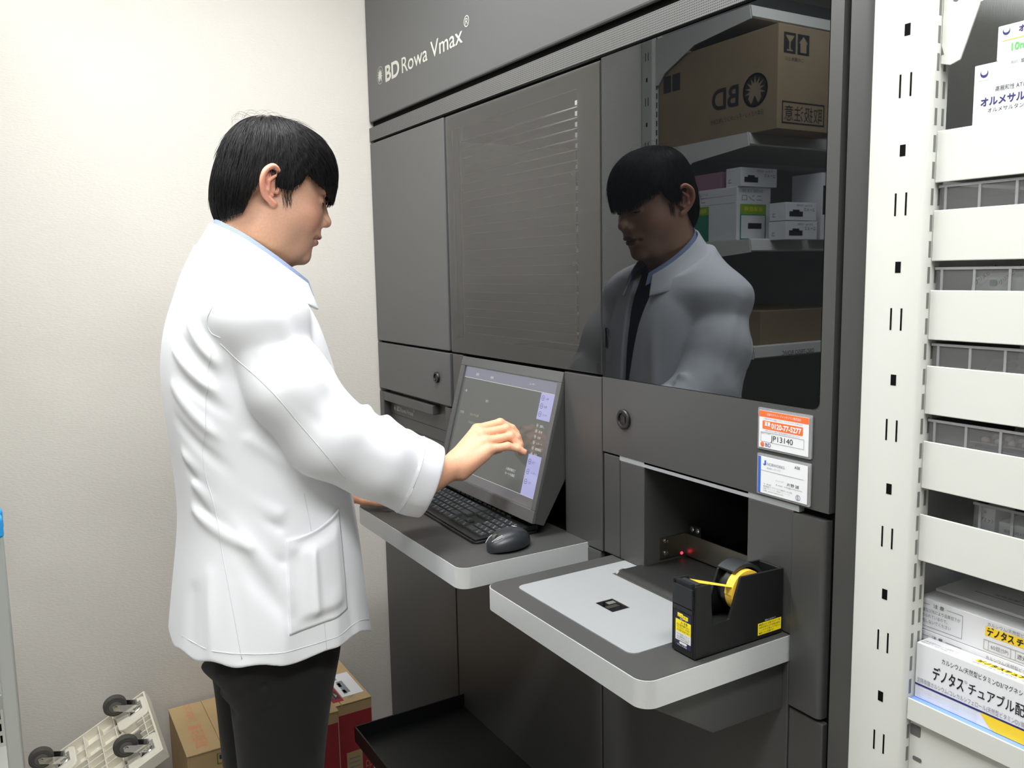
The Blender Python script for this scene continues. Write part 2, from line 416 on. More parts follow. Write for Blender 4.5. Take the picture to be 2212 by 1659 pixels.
# right hand trim beside the white shelving
tr = [(1.650, 0.0), (1.672, 0.001)] + [(1.672 + 0.028 * math.sin(a), 0.029 - 0.028 * math.cos(a)) for a in (0.3, 0.6, 0.9, 1.2, PI / 2)] + [(1.70, 0.4), (1.650, 0.4)]
auto_smooth(obj('corner_trim', MB().prism(tr, 'z', 0.0, 2.45), M['graph_shade'], R), 50)
# monitor bay
panel('bay_side', 0.4965, 0.551, 0.905, 1.2385, 'graph_shade')
panel('bay_side', 0.992, 1.1175, 0.897, 1.2385, 'graph_shade')
# touch monitor, leaning back; a along x, s up the slope, n outwards
P0 = Vector((0, -0.082, 0.935)); P1 = Vector((0, 0.0, 1.237)); sd = (P1 - P0); SL = sd.length; sd.normalize()
nd = Vector((0, -sd.z, sd.y))
def MP(x, s_, n_): q = P0 + sd * s_ + nd * n_; return (x, q.y, q.z)
def mbox(mb, x0, x1, s0, s1, n0, n1, mi=0):
    v = [MP(x, s_, n_) for n_ in (n0, n1) for (x, s_) in ((x0, s0), (x1, s0), (x1, s1), (x0, s1))]
    return mb.add(v, [(3, 2, 1, 0), (4, 5, 6, 7), (0, 1, 5, 4), (1, 2, 6, 5), (2, 3, 7, 6), (3, 0, 4, 7)], mi)
hs = MB().prism([(P0.y + 0.006, P0.z - 0.001), (P0.y + 0.030, P0.z - 0.010), (0.055, 1.10), (0.06, 1.215), (P1.y + 0.008, P1.z - 0.002)], 'x', 0.554, 0.990)
mon = obj('touch_monitor', hs, M['graph_shade'], R, bevel=0.002)
bz = MB()
mbox(bz, 0.553, 0.991, 0.0, 0.026, -0.008, 0.0); mbox(bz, 0.553, 0.991, SL - 0.022, SL, -0.008, 0.0)
mbox(bz, 0.553, 0.5735, 0.026, SL - 0.022, -0.008, 0.0); mbox(bz, 0.9765, 0.991, 0.026, SL - 0.022, -0.008, 0.0)
obj('bezel', bz, M['graph'], mon, bevel=0.0012)
s0, s1 = 0.0275, SL - 0.0235
scr = MB(); mbox(scr, 0.5735, 0.9765, 0.026, SL - 0.022, -0.0078, -0.0048)
SM = lambda n, c, e: mat(n, (0.012, 0.012, 0.012, 1), 0.12, spec=0.5, emit=(c, e))
obj('screen', scr, SM('screen_grey', rgb(93, 95, 91), 1.0), mon)
g = MB()
def sq(x0, x1, a, b_, mi): mbox(g, x0, x1, s0 + a, s0 + b_, -0.0050, -0.0046, mi)
H = s1 - s0
sq(0.576, 0.975, H - 0.024, H, 0); sq(0.576, 0.975, H - 0.0258, H - 0.0246, 2)
sq(0.921, 0.975, H - 0.082, H - 0.026, 1); sq(0.921, 0.975, 0.020, 0.106, 1)
sq(0.576, 0.975, 0.0, 0.019, 3); sq(0.576, 0.975, 0.0192, 0.0200, 2)
for t in ((0.62, 'ロワ'), (0.63, '')):
    pass
EX = (1, 0, 0); EY = tuple(sd)
def st(s_, size, x, a, mi, **k): put_text(g, s_, size, MP(x, s0 + a, -0.0044), EX, EY, mi, **k)
st('薬剤', 0.007, 0.630, H - 0.017, 2); st('検索', 0.007, 0.700, H - 0.018, 2); st('ユーザー', 0.006, 0.868, H - 0.015, 2)
st('一覧', 0.0065, 0.590, H - 0.060, 2); st('処方', 0.0065, 0.70, H - 0.073, 2)
st('カルシウム 錠', 0.0068, 0.640, H - 0.112, 4); st('500mg', 0.0068, 0.775, H - 0.112, 4); st('アムロジピン 錠', 0.0068, 0.640, H - 0.131, 4); st('100錠', 0.0068, 0.775, H - 0.131, 4)
st('在庫数', 0.0068, 0.590, H - 0.112, 4); st('1', 0.0068, 0.835, H - 0.131, 4)
st('入庫準備完了', 0.0068, 0.845, 0.058, 2); st('カートを確認', 0.0068, 0.845, 0.048, 2)
rows = [(H - 0.039, '入庫', 5), (H - 0.056, '出庫', 5), (H - 0.073, 'メンテ', 5), (H - 0.097, '棚卸し', 2), (H - 0.109, '薬 剤', 2), (H - 0.121, '在庫', 2), (H - 0.133, 'レポート', 2), (H - 0.145, '履歴確認', 2), (H - 0.157, '設定', 2), (0.088, '終了', 5), (0.067, 'ユーザー', 5), (0.046, 'ログ', 5)]
for a, s_, mi in rows:
    big = mi == 5
    r_ = 0.0056 if big else 0.0036; cx = 0.931
    n = 20; vv = []
    for i in range(n):
        t = 2 * PI * i / n
        for q in (r_, r_ * 0.8): vv.append(MP(cx + q * math.cos(t), s0 + a + 0.0025 + q * math.sin(t), -0.0044))
    g.add(vv, [(2 * i, 2 * ((i + 1) % n), 2 * ((i + 1) % n) + 1, 2 * i + 1) for i in range(n)], mi)
    mbox(g, cx - r_ * 0.5, cx + r_ * 0.5, s0 + a + 0.0018, s0 + a + 0.0032, -0.0046, -0.0044, mi)
    st(s_, 0.0058, 0.9405, a, mi)
obj('screen_graphics', g, [SM('screen_bar', rgb(124, 126, 140), 1.0), SM('screen_lilac', rgb(170, 170, 215), 1.0), SM('screen_white', rgb(205, 206, 205), 1.0),
    SM('screen_foot', rgb(104, 103, 106), 1.0), SM('screen_yellow', rgb(170, 168, 140), 1.0), SM('screen_icon', rgb(84, 86, 128), 1.0)], mon)
# ledge with keyboard
def ledge(x0, x1, yf, z0, z1, name):
    pr = rrect(x0, x1, yf, 0.004, 0.024, 8, '1100')
    e = auto_smooth(obj(name, MB().prism(pr, 'z', z0, z1 - 0.0012), M['alu'], R))
    pi = rrect(x0 + 0.0016, x1 - 0.0016, yf + 0.0016, 0.004, 0.0225, 8, '1100')
    obj('ledge_top', MB().prism(pi, 'z', z1 - 0.0012, z1), M['graph_shade'], e)
    return e
ledge(0.543, 1.070, -0.287, 0.864, 0.905, 'keyboard_ledge')
out = ledge(1.1445, 1.5765, -0.277, 0.858, 0.8985, 'output_ledge')
pl = [(1.187, -0.238 + 0.0)] 
pl = rrect(1.187, 1.503, -0.238, -0.062, 0.014, 6, '1100')[:-2] + [(1.503, -0.062), (1.240, -0.062)] + [(1.2310 + 0.009 * math.cos(a), -0.053 - 0.009 * math.sin(a)) for a in (PI * .35, PI * 0.5)][:0] + [(1.2310, -0.050), (1.2310, 0.0), (1.187, 0.0)]
hole = (1.3225, 1.3685, -0.1685, -0.1335)
# plate with a window cut for the scanner: built as strips around it
ps = MB(); zt = 0.9000; zb = 0.8984
h0, h1, h2, h3 = hole
frontp = rrect(1.187, 1.503, -0.238, h2, 0.014, 6, '1100')
ps.prism(frontp, 'z', zb, zt)
ps.box(1.187, h0, h2, h3, zb, zt); ps.box(h1, 1.503, h2, h3, zb, zt)
ps.box(1.187, 1.503, h3, -0.062, zb, zt); ps.box(1.187, 1.229, -0.062, 0.0, zb, zt)
obj('cover_plate', ps, M['silver'], out)
scw = MB()
for q in ((h0, h0 + 0.0012, h2, h3), (h1 - 0.0012, h1, h2, h3), (h0, h1, h2, h2 + 0.0012), (h0, h1, h3 - 0.0012, h3)):
    scw.box(q[0], q[1], q[2], q[3], 0.8985, 0.8998)
scw.box(h0 + 0.002, h1 - 0.002, h2 + 0.002, h3 - 0.002, 0.8986, 0.8990, 1)
scw.box(h0 + 0.020, h0 + 0.030, h2 + 0.004, h3 - 0.008, 0.8990, 0.8994, 0)
scw.box(h0 + 0.006, h0 + 0.016, h2 + 0.016, h3 - 0.004, 0.8990, 0.8994, 2)
obj('scanner_window', scw, [M['steel'], M['gloss'], M['hub']], out)
# conveyor belt, running into the opening
bp = []
for i in range(9):
    a = PI / 2 + PI * i / 8; bp.append((-0.040 + 0.020 * math.cos(a), 0.885 + 0.020 * math.sin(a)))
bp += [(0.33, 0.865), (0.33, 0.905)]
bb = MB().prism(bp, 'x', 1.2335, 1.484)
auto_smooth(obj('conveyor_belt', bb, M['belt'], R), 50)
rl = MB().cyl((1.2295, -0.040, 0.885), (1.2335, -0.040, 0.885), 0.0195, n=24)
auto_smooth(obj('belt_roller', rl, M['chrome'], R))
obj('opening_post', MB().box(1.1735, 1.2425, 0.0, 0.34, 0.900, 1.0885), M['graph_shade'], R, bevel=0.0015)
obj('opening_side', MB().box(1.490, 1.5785, 0.0, 0.34, 0.900, 1.0885), M['graph_shade'], R, bevel=0.0015)
obj('door_strip', MB().box(1.124, 1.1715, 0.0, 0.012, 0.900, 1.094), M['graph_shade'], R, bevel=0.0015)
obj('opening_lining', MB().box(1.2425, 1.490, 0.335, 0.34, 0.900, 1.094).box(1.2425, 1.490, 0.0, 0.34, 1.0945, 1.0975), M['black'], R)
gd = obj('belt_guide', MB().box(1.2427, 1.245, 0.036, 0.100, 0.912, 0.951).box(1.2427, 1.490, 0.098, 0.101, 0.908, 0.950), M['steel'], R)
for yy, zz in ((0.050, 0.943), (0.050, 0.920)): auto_smooth(obj('screw', MB().lathe((1.245, yy, zz), (1, 0, 0), [(0.0045, 0), (0.0045, 0.0015), (0.003, 0.0022)], 16), M['chrome'], gd))
for xx in (1.262, 1.276): auto_smooth(obj('screw', MB().lathe((xx, 0.0985, 0.962), (0, -1, 0), [(0.0052, 0), (0.0052, 0.0015), (0.003, 0.0025)], 16), M['chrome'], gd))
obj('guide_tab', MB().box(1.252, 1.284, 0.099, 0.102, 0.950, 0.970), M['black'], gd)
obj('sensor_light', MB().lathe((1.245, 0.088, 0.914), (1, 0, 0), [(0.003, 0), (0.0025, 0.0012), (0.001, 0.0018)], 12), mat('red_led', (0.4, 0, 0.01, 1), 0.4, emit=((1.0, 0.03, 0.06, 1), 3.0)), gd)
# right leg column
rc = [(1.580, -0.003)] + [(1.628 + 0.008 * math.sin(a), 0.005 - 0.008 * math.cos(a)) for a in (0, 0.4, 0.8, 1.2, PI / 2)] + [(1.636, 0.3), (1.580, 0.3)]
auto_smooth(obj('side_column', MB().prism(rc, 'z', 0.792, 1.086), M['graph_shade'], R), 50)
# conveyor housing below the output ledge
obj('conveyor_housing', MB().prism([(-0.262, 0.8578), (-0.141, 0.782), (0.0, 0.779), (0.0, 0.8578)], 'x', 1.22, 1.566), M['graph_shade'], R, bevel=0.001)
# lower fronts
for x0, x1, z1 in ((0.0, 0.4755, 0.895), (0.4815, 1.1115, 0.895), (1.1165, 1.5765, 0.86), (1.5785, 1.640, 0.786)):
    obj('lower_panel', MB().box(x0, x1, 0.0, 0.012, 0.03, z1), M['graph_shade'], R, bevel=0.002)
for x, z0, z1 in ((0.511, 0.760, 0.895), (1.083, 0.637, 0.86)):
    obj('pull_rod', MB().cyl((x, -0.005, z0), (x, -0.005, z1), 0.0018, n=10), M['alu'], R)
# black pull-out tray near the floor
t = MB().box(0.505, 1.105, -0.303, 0.0, 0.298, 0.302).box(0.505, 0.5085, -0.303, 0.0, 0.302, 0.337).box(1.1015, 1.105, -0.303, 0.0, 0.302, 0.337)
t.box(0.505, 1.105, -0.303, -0.2995, 0.302, 0.337)
obj('pull_out_tray', t, M['blkpl'], R)

# ------------------------------------------------------------------ card holders on the right door
def card_holder(z0, label):
    x0, x1, z1 = 1.5105, 1.6095, z0 + 0.0625
    h = thing('card_holder', label, 'card holder', (x0, 0.0, z0))
    obj('sleeve', MB().prism(rrect(x0, x1, z0, z1, 0.002, 3), 'y', -0.0036, -0.0012), M['clear2'], h)
    c = obj('card', MB().box(x0 + 0.0035, x1 - 0.0045, -0.0046, -0.0038, z0 + 0.003, z1 - 0.004), M['paper'], h)
    return h, c, x0 + 0.0035, z0 + 0.003
h, c, x, z = card_holder(1.1700, 'upper plastic card sleeve holding a white card with orange bands and hotline number')
g = MB(); y = -0.0048
W_, H_ = 0.091, 0.0555
g.box(x, x + W_, y, y + 0.0002, z + H_ - 0.009, z + H_, 0)
g.prism(rrect(x + 0.0065, x + 0.081, z + 0.0285, z + 0.0410, 0.0015, 3), 'y', y, y + 0.0002, 0)
yy = y - 0.0002
T = lambda s_, size, dx, dz, mi, **k: put_text(g, s_, size, (x + dx, yy, z + dz), XF, ZF, mi, **k)
T('日本ベクトン・ディッキンソン株式会社', 0.0046, 0.0150, H_ - 0.0062, 1, width=0.062)
T('ご用命は下記へお電話ください。フリーダイヤルにて承ります', 0.0026, 0.0080, 0.0430, 3, width=0.072)
T('0120-77-5277', 0.0105, 0.0235, 0.0310, 1, width=0.055, bold=0.0004)
T('●●', 0.006, 0.0105, 0.0345, 1, width=0.0105); T('フリーダイヤル', 0.0016, 0.0102, 0.0300, 1, width=0.011)
g.box(x + 0.0102, x + 0.0212, yy, y, 0.0335 + z, 0.0344 + z, 1); g.box(x + 0.0102, x + 0.0212, yy, y, 0.0388 + z, 0.0396 + z, 1)
T('お問い合わせの際は下記の製造番号をお知らせください', 0.0025, 0.0115, 0.0252, 3, width=0.065)
for q in ((0.0035, 0.0835, 0.0095, 0.0098), (0.0035, 0.0835, 0.0235, 0.0238)): g.box(x + q[0], x + q[1], yy, y, z + q[2], z + q[3], 3)
for q in (0.0035, 0.0832): g.box(x + q, x + q + 0.0003, yy, y, z + 0.0095, z + 0.0238, 3)
T('製造シリアル番号', 0.0022, 0.0045, 0.0212, 3)
T('JP13140', 0.0115, 0.0235, 0.0125, 2, width=0.041)
sunburst(g, (x + 0.0070, yy, z + 0.0050), XF, ZF, 0.0036, 0, 0.35); T('BD', 0.0078, 0.0122, 0.0024, 4, width=0.0105)
obj('print', g, [M['orange'], M['paper'], M['ink'], M['grey_ink'], M['navy_ink']], c)
h, c, x, z = card_holder(1.1010, 'lower plastic card sleeve holding a white business card with blue left edge')
g = MB()
g.box(x, x + 0.0048, y, y + 0.0002, z, z + H_, 0)
g.add([(x + 0.0085, yy, z + 0.0445), (x + 0.0120, yy, z + 0.0450), (x + 0.0120, yy, z + 0.0500), (x + 0.0150, yy, z + 0.0505), (x + 0.0150, yy, z + 0.0440), (x + 0.0120, yy, z + 0.0425)], [(0, 1, 2, 3, 4, 5)], 0)
T('NOBWORKS', 0.0062, 0.0165, 0.0435, 1, width=0.033)
T('株式会社 ノブワークス', 0.0030, 0.0170, 0.0382, 1, width=0.025)
g.box(x + 0.0048, x + 0.0845, yy, y, z + 0.0345, z + 0.0348, 1)
T('ASK', 0.0060, 0.068, 0.0480, 2, width=0.0105)
T('エンジニア', 0.0030, 0.0335, 0.0225, 1); T('片野 誠', 0.0055, 0.0545, 0.0200, 2, width=0.022)
T('E-mail  info@nobworks', 0.0027, 0.0345, 0.0165, 1, width=0.048)
for i, (s_, w_) in enumerate((('〒 本社', 0.014), ('株式会社 ノブワークス 技術サービス部', 0.054), ('TEL ― ― ―  FAX ― ― ―', 0.050), ('URL www.nobworks', 0.038))):
    T(s_, 0.0026, 0.0105, 0.0135 - i * 0.0033, 1, width=w_)
n = 24
v = []
for i in range(n):
    a = 2 * PI * i / n
    for q in (0.0042, 0.0036): v.append((x + 0.0755 + q * math.cos(a), yy, z + 0.0065 + q * math.sin(a)))
g.add(v, [(2 * i, 2 * ((i + 1) % n), 2 * ((i + 1) % n) + 1, 2 * i + 1) for i in range(n)], 3)
T('S', 0.0070, 0.0735, 0.0042, 3)
obj('print', g, [M['blue_print'], M['grey_ink'], M['ink'], M['navy_ink']], c)

# ------------------------------------------------------------------ keyboard, mouse, tape dispenser
K = thing('keyboard', 'long black computer keyboard lying on the ledge under the touchscreen', 'keyboard', (0.748, -0.115, 0.905), (0, 0, math.radians(-2.2)))
kw, kd = 0.437, 0.152
bp = rrect(-kw / 2, kw / 2, -kd / 2, kd / 2, 0.014, 6)
kb = MB().prism(bp, 'z', 0.0, 0.006); kb.prism([(-kd / 2 + 0.003, 0.006), (kd / 2 - 0.003, 0.006), (kd / 2 - 0.004, 0.019), (-kd / 2 + 0.004, 0.0105)], 'x', -kw / 2 + 0.003, kw / 2 - 0.003)
obj('case', kb, M['blkpl'], K, bevel=0.003, local=True)
def ktop(y): return 0.0105 + (y + kd / 2) / kd * 0.0085
kk = []
def key(x, y, w, d):
    z = ktop(y + d / 2); g = 0.0009
    m = MB(); v = [(x + g, y + g, ktop(y) + 0.0003), (x + w - g, y + g, ktop(y) + 0.0003), (x + w - g, y + d - g, ktop(y + d) + 0.0003), (x + g, y + d - g, ktop(y + d) + 0.0003)]
    t_ = [(x + g + 0.0014, y + g + 0.0012, ktop(y) + 0.0042), (x + w - g - 0.0014, y + g + 0.0012, ktop(y) + 0.0042), (x + w - g - 0.0014, y + d - g - 0.0020, ktop(y + d) + 0.0042), (x + g + 0.0014, y + d - g - 0.0020, ktop(y + d) + 0.0042)]
    m.add(v + t_, [(4, 5, 6, 7), (0, 1, 5, 4), (1, 2, 6, 5), (2, 3, 7, 6), (3, 0, 4, 7)])
    kk.append((m, x, y, w, d))
xL = -kw / 2 + 0.010; u = 0.0188
rows = [(-0.060, [1.25, 1, 1.1, 1.1, 4.6, 1.1, 1.1, 1, 1.25, 1.5]), (-0.0412, [2.2] + [1] * 10 + [1.8]), (-0.0224, [1.75] + [1] * 11 + [2.25]), (-0.0036, [1.4] + [1] * 12 + [1.6]), (0.0152, [1] * 13 + [2])]
for y, ws in rows:
    x = xL
    for w in ws: key(x, y, w * u, u); x += w * u
    x = xL + 15.2 * u
    for i in range(3):
        if y in (0.0152, -0.0036) or (y == -0.060) or (y == -0.0412 and i == 1): key(x + i * u, y, u, u)
    x = xL + 18.5 * u
    for i in range(4):
        if y == -0.060 and i == 1: continue
        key(x + i * u, y, u * (2 if (y == -0.060 and i == 0) else 1), u)
for i in range(16): key(xL + i * 1.16 * u + (i // 5) * 0.003, 0.044, 1.08 * u, 0.0125)
for m, x, y, w, d in kk[:100]: obj('key', m, M['keycap'], K, local=True)
if len(kk) > 100:
    m2 = MB()
    for m, *_ in kk[100:]: m2.add(m.v, m.f)
    tag(obj('small_keys', m2, M['keycap'], K, local=True), kind='stuff')
g = MB()
chars = 'ASDFGHJKLQWERTYUIOPZXCVBNM1234567890'
for i, (m, x, y, w, d) in enumerate(kk):
    zz = ktop(y + d * 0.5) + 0.0046; sl = 0.0085 / kd
    if d > 0.015 and w < 0.03:
        put_text(g, chars[i % 36], 0.0062, (x + 0.0035, y + 0.0095, zz + 0.0002), (1, 0, 0), (0, 1, sl), 0)
        put_text(g, 'ぬふあうえおやゆよわほへ'[i % 12], 0.0045, (x + 0.0098, y + 0.0040, zz - 0.0002), (1, 0, 0), (0, 1, sl), 0)
    elif d < 0.015: put_text(g, 'F%d' % (i % 12 + 1), 0.0045, (x + 0.004, y + 0.004, zz), (1, 0, 0), (0, 1, sl), 0)
put_text(g, 'logi', 0.0105, (0.188, 0.0625, ktop(0.066) + 0.0006), (1, 0, 0), (0, 1, sl), 0, bold=0.0003)
obj('key_print', g, M['key_print'], K, local=True)

MO = thing('mouse', 'black wireless mouse on the ledge right of the keyboard', 'mouse', (1.014, -0.150, 0.905), (0, 0, math.radians(14)))
def mouse_h(x, y):
    a = (x / 0.031) ** 2; c_ = (y / 0.050)
    return a, c_
nx, ny = 28, 40; v = []; f = []
for j in range(ny + 1):
    th = PI * j / ny
    for i in range(nx):
        ph = 2 * PI * i / nx
        sx = math.sin(th); X_ = 0.031 * sx ** 0.75 * math.cos(ph) * (1 - 0.10 * math.cos(2 * th)); Y_ = -0.050 * math.cos(th)
        zz = math.sin(ph)
        hh = 0.034 * (1 - 0.30 * (Y_ / 0.05 - 0.05) ** 2)
        Z_ = (hh * sx ** 0.42 * zz ** 0.8 + 0.006) if zz > 0 else 0.006 * (1 + zz * 0.95)
        v.append((X_, Y_, max(Z_, 0.0005)))
for j in range(ny):
    for i in range(nx): f.append((j * nx + i, j * nx + (i + 1) % nx, (j + 1) * nx + (i + 1) % nx, (j + 1) * nx + i))
obj('shell', MB().add(v, f), M['blkpl2'], MO, smooth=True, local=True)
wl = MB().cyl((-0.0035, -0.034, 0.027), (0.0035, -0.034, 0.027), 0.0075, n=20)
obj('scroll_wheel', wl, M['rubber'], MO, local=True)
g = MB(); put_text(g, 'logi', 0.0085, (-0.007, 0.014, 0.0398), (1, 0, 0), (0, 0.97, -0.16), 0, bold=0.0003)
g.tube([(-0.013, -0.049, 0.0185), (-0.011, -0.042, 0.0285), (-0.0085, -0.036, 0.0325)], 0.0007, 6); g.tube([(0.003, -0.0475, 0.0235), (0.010, -0.040, 0.0310), (0.014, -0.030, 0.0345)], 0.0007, 6)  # pale arcs painted on as reflections by the scroll wheel
obj('mouse_logo_glints', g, M['key_print'], MO, local=True)

D = thing('tape_dispenser', 'black desk tape dispenser with yellow tape on the right end of the output ledge', 'tape dispenser', (1.5405, -0.085, 0.900))
x0, x1 = 1.5175, 1.5655
prof = [(-0.177, 0.9005), (-0.003, 0.9005), (-0.003, 0.999), (-0.091, 1.003), (-0.113, 0.945), (-0.144, 0.945), (-0.148, 1.004), (-0.176, 1.006)]
bd = MB()
for a, b_ in ((x0, x0 + 0.004), (x1 - 0.004, x1)): bd.prism(prof, 'x', a, b_)
bd.box(x0 + 0.004, x1 - 0.004, -0.177, -0.003, 0.9005, 0.935)
bd.box(x0 + 0.004, x1 - 0.004, -0.177, -0.150, 0.935, 0.990); bd.box(x0 + 0.004, x1 - 0.004, -0.008, -0.003, 0.935, 0.999)
obj('body', bd, M['blkpl'], D, bevel=0.0012)
tr_ = MB().cyl((x1 - 0.0190, -0.072, 0.976), (x1 - 0.0055, -0.072, 0.976), 0.0310, n=40)
auto_smooth(obj('tape_roll', tr_, M['amber'], D))
co = MB().cyl((x0 + 0.0045, -0.070, 0.972), (x1 - 0.024, -0.070, 0.972), 0.024, n=36).cyl((x0 + 0.020, -0.072, 0.976), (x1 - 0.0195, -0.072, 0.976), 0.0305, n=36)
auto_smooth(obj('reel', co, M['blkpl'], D))
cv = []
for i in range(11):
    a = math.radians(28 + 95 * i / 10); cv.append((-0.070 + 0.0425 * math.cos(a), 0.972 + 0.0425 * math.sin(a)))
cv += [(-0.070 + 0.0375 * math.cos(math.radians(123 - 9.5 * i)), 0.972 + 0.0375 * math.sin(math.radians(123 - 9.5 * i))) for i in range(11)]
auto_smooth(obj('reel_cover', MB().prism(cv, 'x', x0 + 0.0045, x1 - 0.0120), M['blkpl2'], D))
tp_ = MB().add([(x1 - 0.030, -0.160, 1.0058), (x1 - 0.010, -0.160, 1.0058), (x1 - 0.0055, -0.1020, 0.9885), (x1 - 0.0190, -0.1020, 0.9885), (x1 - 0.0055, -0.1035, 0.976), (x1 - 0.0190, -0.1035, 0.976)], [(0, 1, 2, 3), (3, 2, 4, 5)])
to = obj('tape_strip', tp_, M['amber'], D); so = to.modifiers.new('solid', 'SOLIDIFY'); so.thickness = 0.0004
bl = MB().box(x0 + 0.005, x1 - 0.005, -0.1790, -0.1765, 0.972, 1.000).box(x0 + 0.008, x1 - 0.008, -0.176, -0.160, 0.990, 1.0045).box(x0 + 0.005, x1 - 0.005, -0.1782, -0.1768, 0.964, 0.970)
for i in range(14): bl.box(x0 + 0.008 + i * 0.0023, x0 + 0.0092 + i * 0.0023, -0.178, -0.170, 1.0045, 1.0065)
obj('cutter', bl, M['blkpl2'], D)
g = MB(); yq = -0.1774
g.box(x0 + 0.009, x0 + 0.040, yq, -0.177, 0.910, 0.961, 0); yr = yq - 0.0003
g.box(x0 + 0.0090, x0 + 0.040, yr, yq, 0.931, 0.949, 1); g.box(x0 + 0.0090, x0 + 0.040, yr, yq, 0.9185, 0.931, 2)
g.box(x0 + 0.013, x0 + 0.0235, yr, yq, 0.9532, 0.9588, 1); g.box(x0 + 0.0235, x0 + 0.034, yr, yq, 0.9518, 0.9572, 1)
yt = yr - 0.0002
T2 = lambda s_, size, dx, zz, mi, **k: put_text(g, s_, size, (x0 + dx, yt, zz), XF, ZF, mi, **k)
T2('ﾃｰﾌﾟｶｯﾀｰ', 0.004, 0.0145, 0.9535, 0, width=0.018); T2('重量テープ台', 0.0030, 0.018, 0.9502, 2, width=0.013)
T2('△ 注意', 0.0044, 0.0195, 0.9445, 3); T2('刃に指を触れない', 0.0034, 0.0115, 0.9405, 3, width=0.026); T2('でください。けがを', 0.0034, 0.0115, 0.9367, 3, width=0.026); T2('する恐れがあります', 0.0034, 0.0115, 0.9328, 3, width=0.026)
T2('テープは正しくセット', 0.0030, 0.0115, 0.9270, 3, width=0.026); T2('人に向けないこと', 0.0034, 0.0115, 0.9233, 3, width=0.026); T2('水平な所で使用', 0.0030, 0.0115, 0.9200, 4, width=0.024)
g.prism(rrect(x0 + 0.017, x0 + 0.032, 0.9142, 0.9172, 0.0014, 3), 'y', yt, yq, 2); T2('TC-CBE', 0.0028, 0.0125, 0.9112, 2, width=0.020)
obj('front_label', g, [mat('navy_label', rgb(32, 34, 70), 0.4), M['yellow'], M['paper'], M['ink'], M['grey_ink']], D)
g = MB(); xq = x1 + 0.0003
g.box(x1, xq, -0.0545, -0.0065, 0.9065, 0.9245, 0)
YF = (0, 1, 0)
for i, s_ in enumerate(('●使用上のご注意 セロテープ用', '本体を持ち上げる時は底を', 'しっかりと持って下さい。', '●落とすと危険です')):
    put_text(g, s_, 0.0036, (xq + 0.0002, -0.0525, 0.9205 - i * 0.0042), YF, ZF, 1, width=0.043 if i < 3 else 0.03)
put_text(g, '巻芯25ミリ以上のテープ', 0.0032, (xq + 0.0002, -0.041, 0.9258), YF, ZF, 2, width=0.022)
obj('side_label', g, [M['yellow'], M['ink'], M['paper']], D)
# ------------------------------------------------------------------ white shelving on the right
S = thing('shelf_unit', 'white slotted steel shelving with closely stacked side plates right of the machine', 'shelf unit', (1.735, 0.0, 0.0))
pp = [(1.697, 0.010), (1.697, -0.017), (1.700, -0.020), (1.772, -0.020), (1.7765, -0.0185), (1.7785, -0.014), (1.7785, 0.010)]
post = obj('upright', MB().prism(pp, 'z', 0.0, 2.35), M['shelfw'], S)
auto_smooth(post, 50)
sl = MB()
y0, y1 = -0.0203, -0.0198
for k in range(-9, 6):
    z = 1.650 + k * 0.1385
    sl.box(1.7365, 1.7388, y0, y1, z - 0.0135, z + 0.0135); sl.box(1.7505, 1.7528, y0, y1, z - 0.0135, z + 0.0135)
    sl.box(1.7408, 1.7482, y0, y1, z - 0.082, z - 0.0685)
obj('slot', sl, M['gap'], post)
sl = MB()
for k in range(-40, 22):
    z = 1.6 + k * 0.0305
    for yy in (-0.0125, 0.0005): sl.box(1.7784, 1.7788, yy, yy + 0.0045, z, z + 0.019)
obj('hook_slot', sl, mat('slot_shadow', rgb(120, 122, 116), 0.8), post)
obj('back_panel', MB().box(1.728, 1.740, -0.002, 1.15, 0.05, 2.35), mat('ribbed_panel', rgb(212, 214, 214), 0.5, bump=(60, 0.5, 0.002, (0.01, 18, 0.01))), S)
obj('upright', MB().box(1.70, 1.7785, 1.13, 1.16, 0, 2.35), M['shelfw'], S)
XR = 2.16
def shelf(ztop_plate, h, z_board, deep=1.13, lip=True):
    m = MB().box(1.7795, XR, -0.0075, -0.0055, ztop_plate - h, ztop_plate)
    m.box(1.7795, XR, -0.0055, deep, z_board - 0.012, z_board)
    m.box(XR - 0.002, XR, -0.0055, deep, z_board, z_board + 0.03)
    return obj('shelf', m, M['shelfw'], S, bevel=0.0016)
for z in (1.593, 1.502, 1.4085, 1.318, 1.2255, 1.1335): shelf(z, 0.0592, z - 0.0592 + 0.014)
obj('shelf', MB().box(1.7795, XR, -0.0155, -0.0135, 0.866, 0.895).box(1.7795, XR, -0.0135, 1.13, 0.868, 0.880), M['shelfw'], S, bevel=0.0012)
# cantilever bracket of the shelf above
bk = [(1.7800, 1.674), (1.790, 1.672), (1.8000, 1.6745), (1.822, 1.7185), (1.87, 1.735), (2.12, 1.782), (2.12, 1.80), (1.7800, 1.765)]
br = obj('bracket', MB().prism([(1.780, 1.668), (1.7915, 1.6645), (1.8030, 1.668), (1.8235, 1.7245), (1.90, 1.741), (2.16, 1.795), (2.16, 1.83), (1.780, 1.83)], 'y', -0.0075, -0.0050), M['shelfw'], S, bevel=0.0006)
obj('shelf', MB().box(1.78, XR, -0.005, 1.13, 1.815, 1.828), M['shelfw'], S)
for hp in ([(1.7955 + 0.0042 * math.cos(a * PI / 8), 1.737 + 0.0042 * math.sin(a * PI / 8)) for a in range(16)], rrect(1.790, 1.799, 1.752, 1.758, 0.002), [(1.7803, 1.688), (1.7835, 1.678), (1.7803, 1.678)]):
    obj('bracket_hole', MB().prism(hp, 'y', -0.0079, -0.0074), M['hub'], br)
bp_ = obj('end_panel', MB().box(1.7795, XR, -0.0070, -0.0052, 0.0, 0.866), M['shelfw'], S)
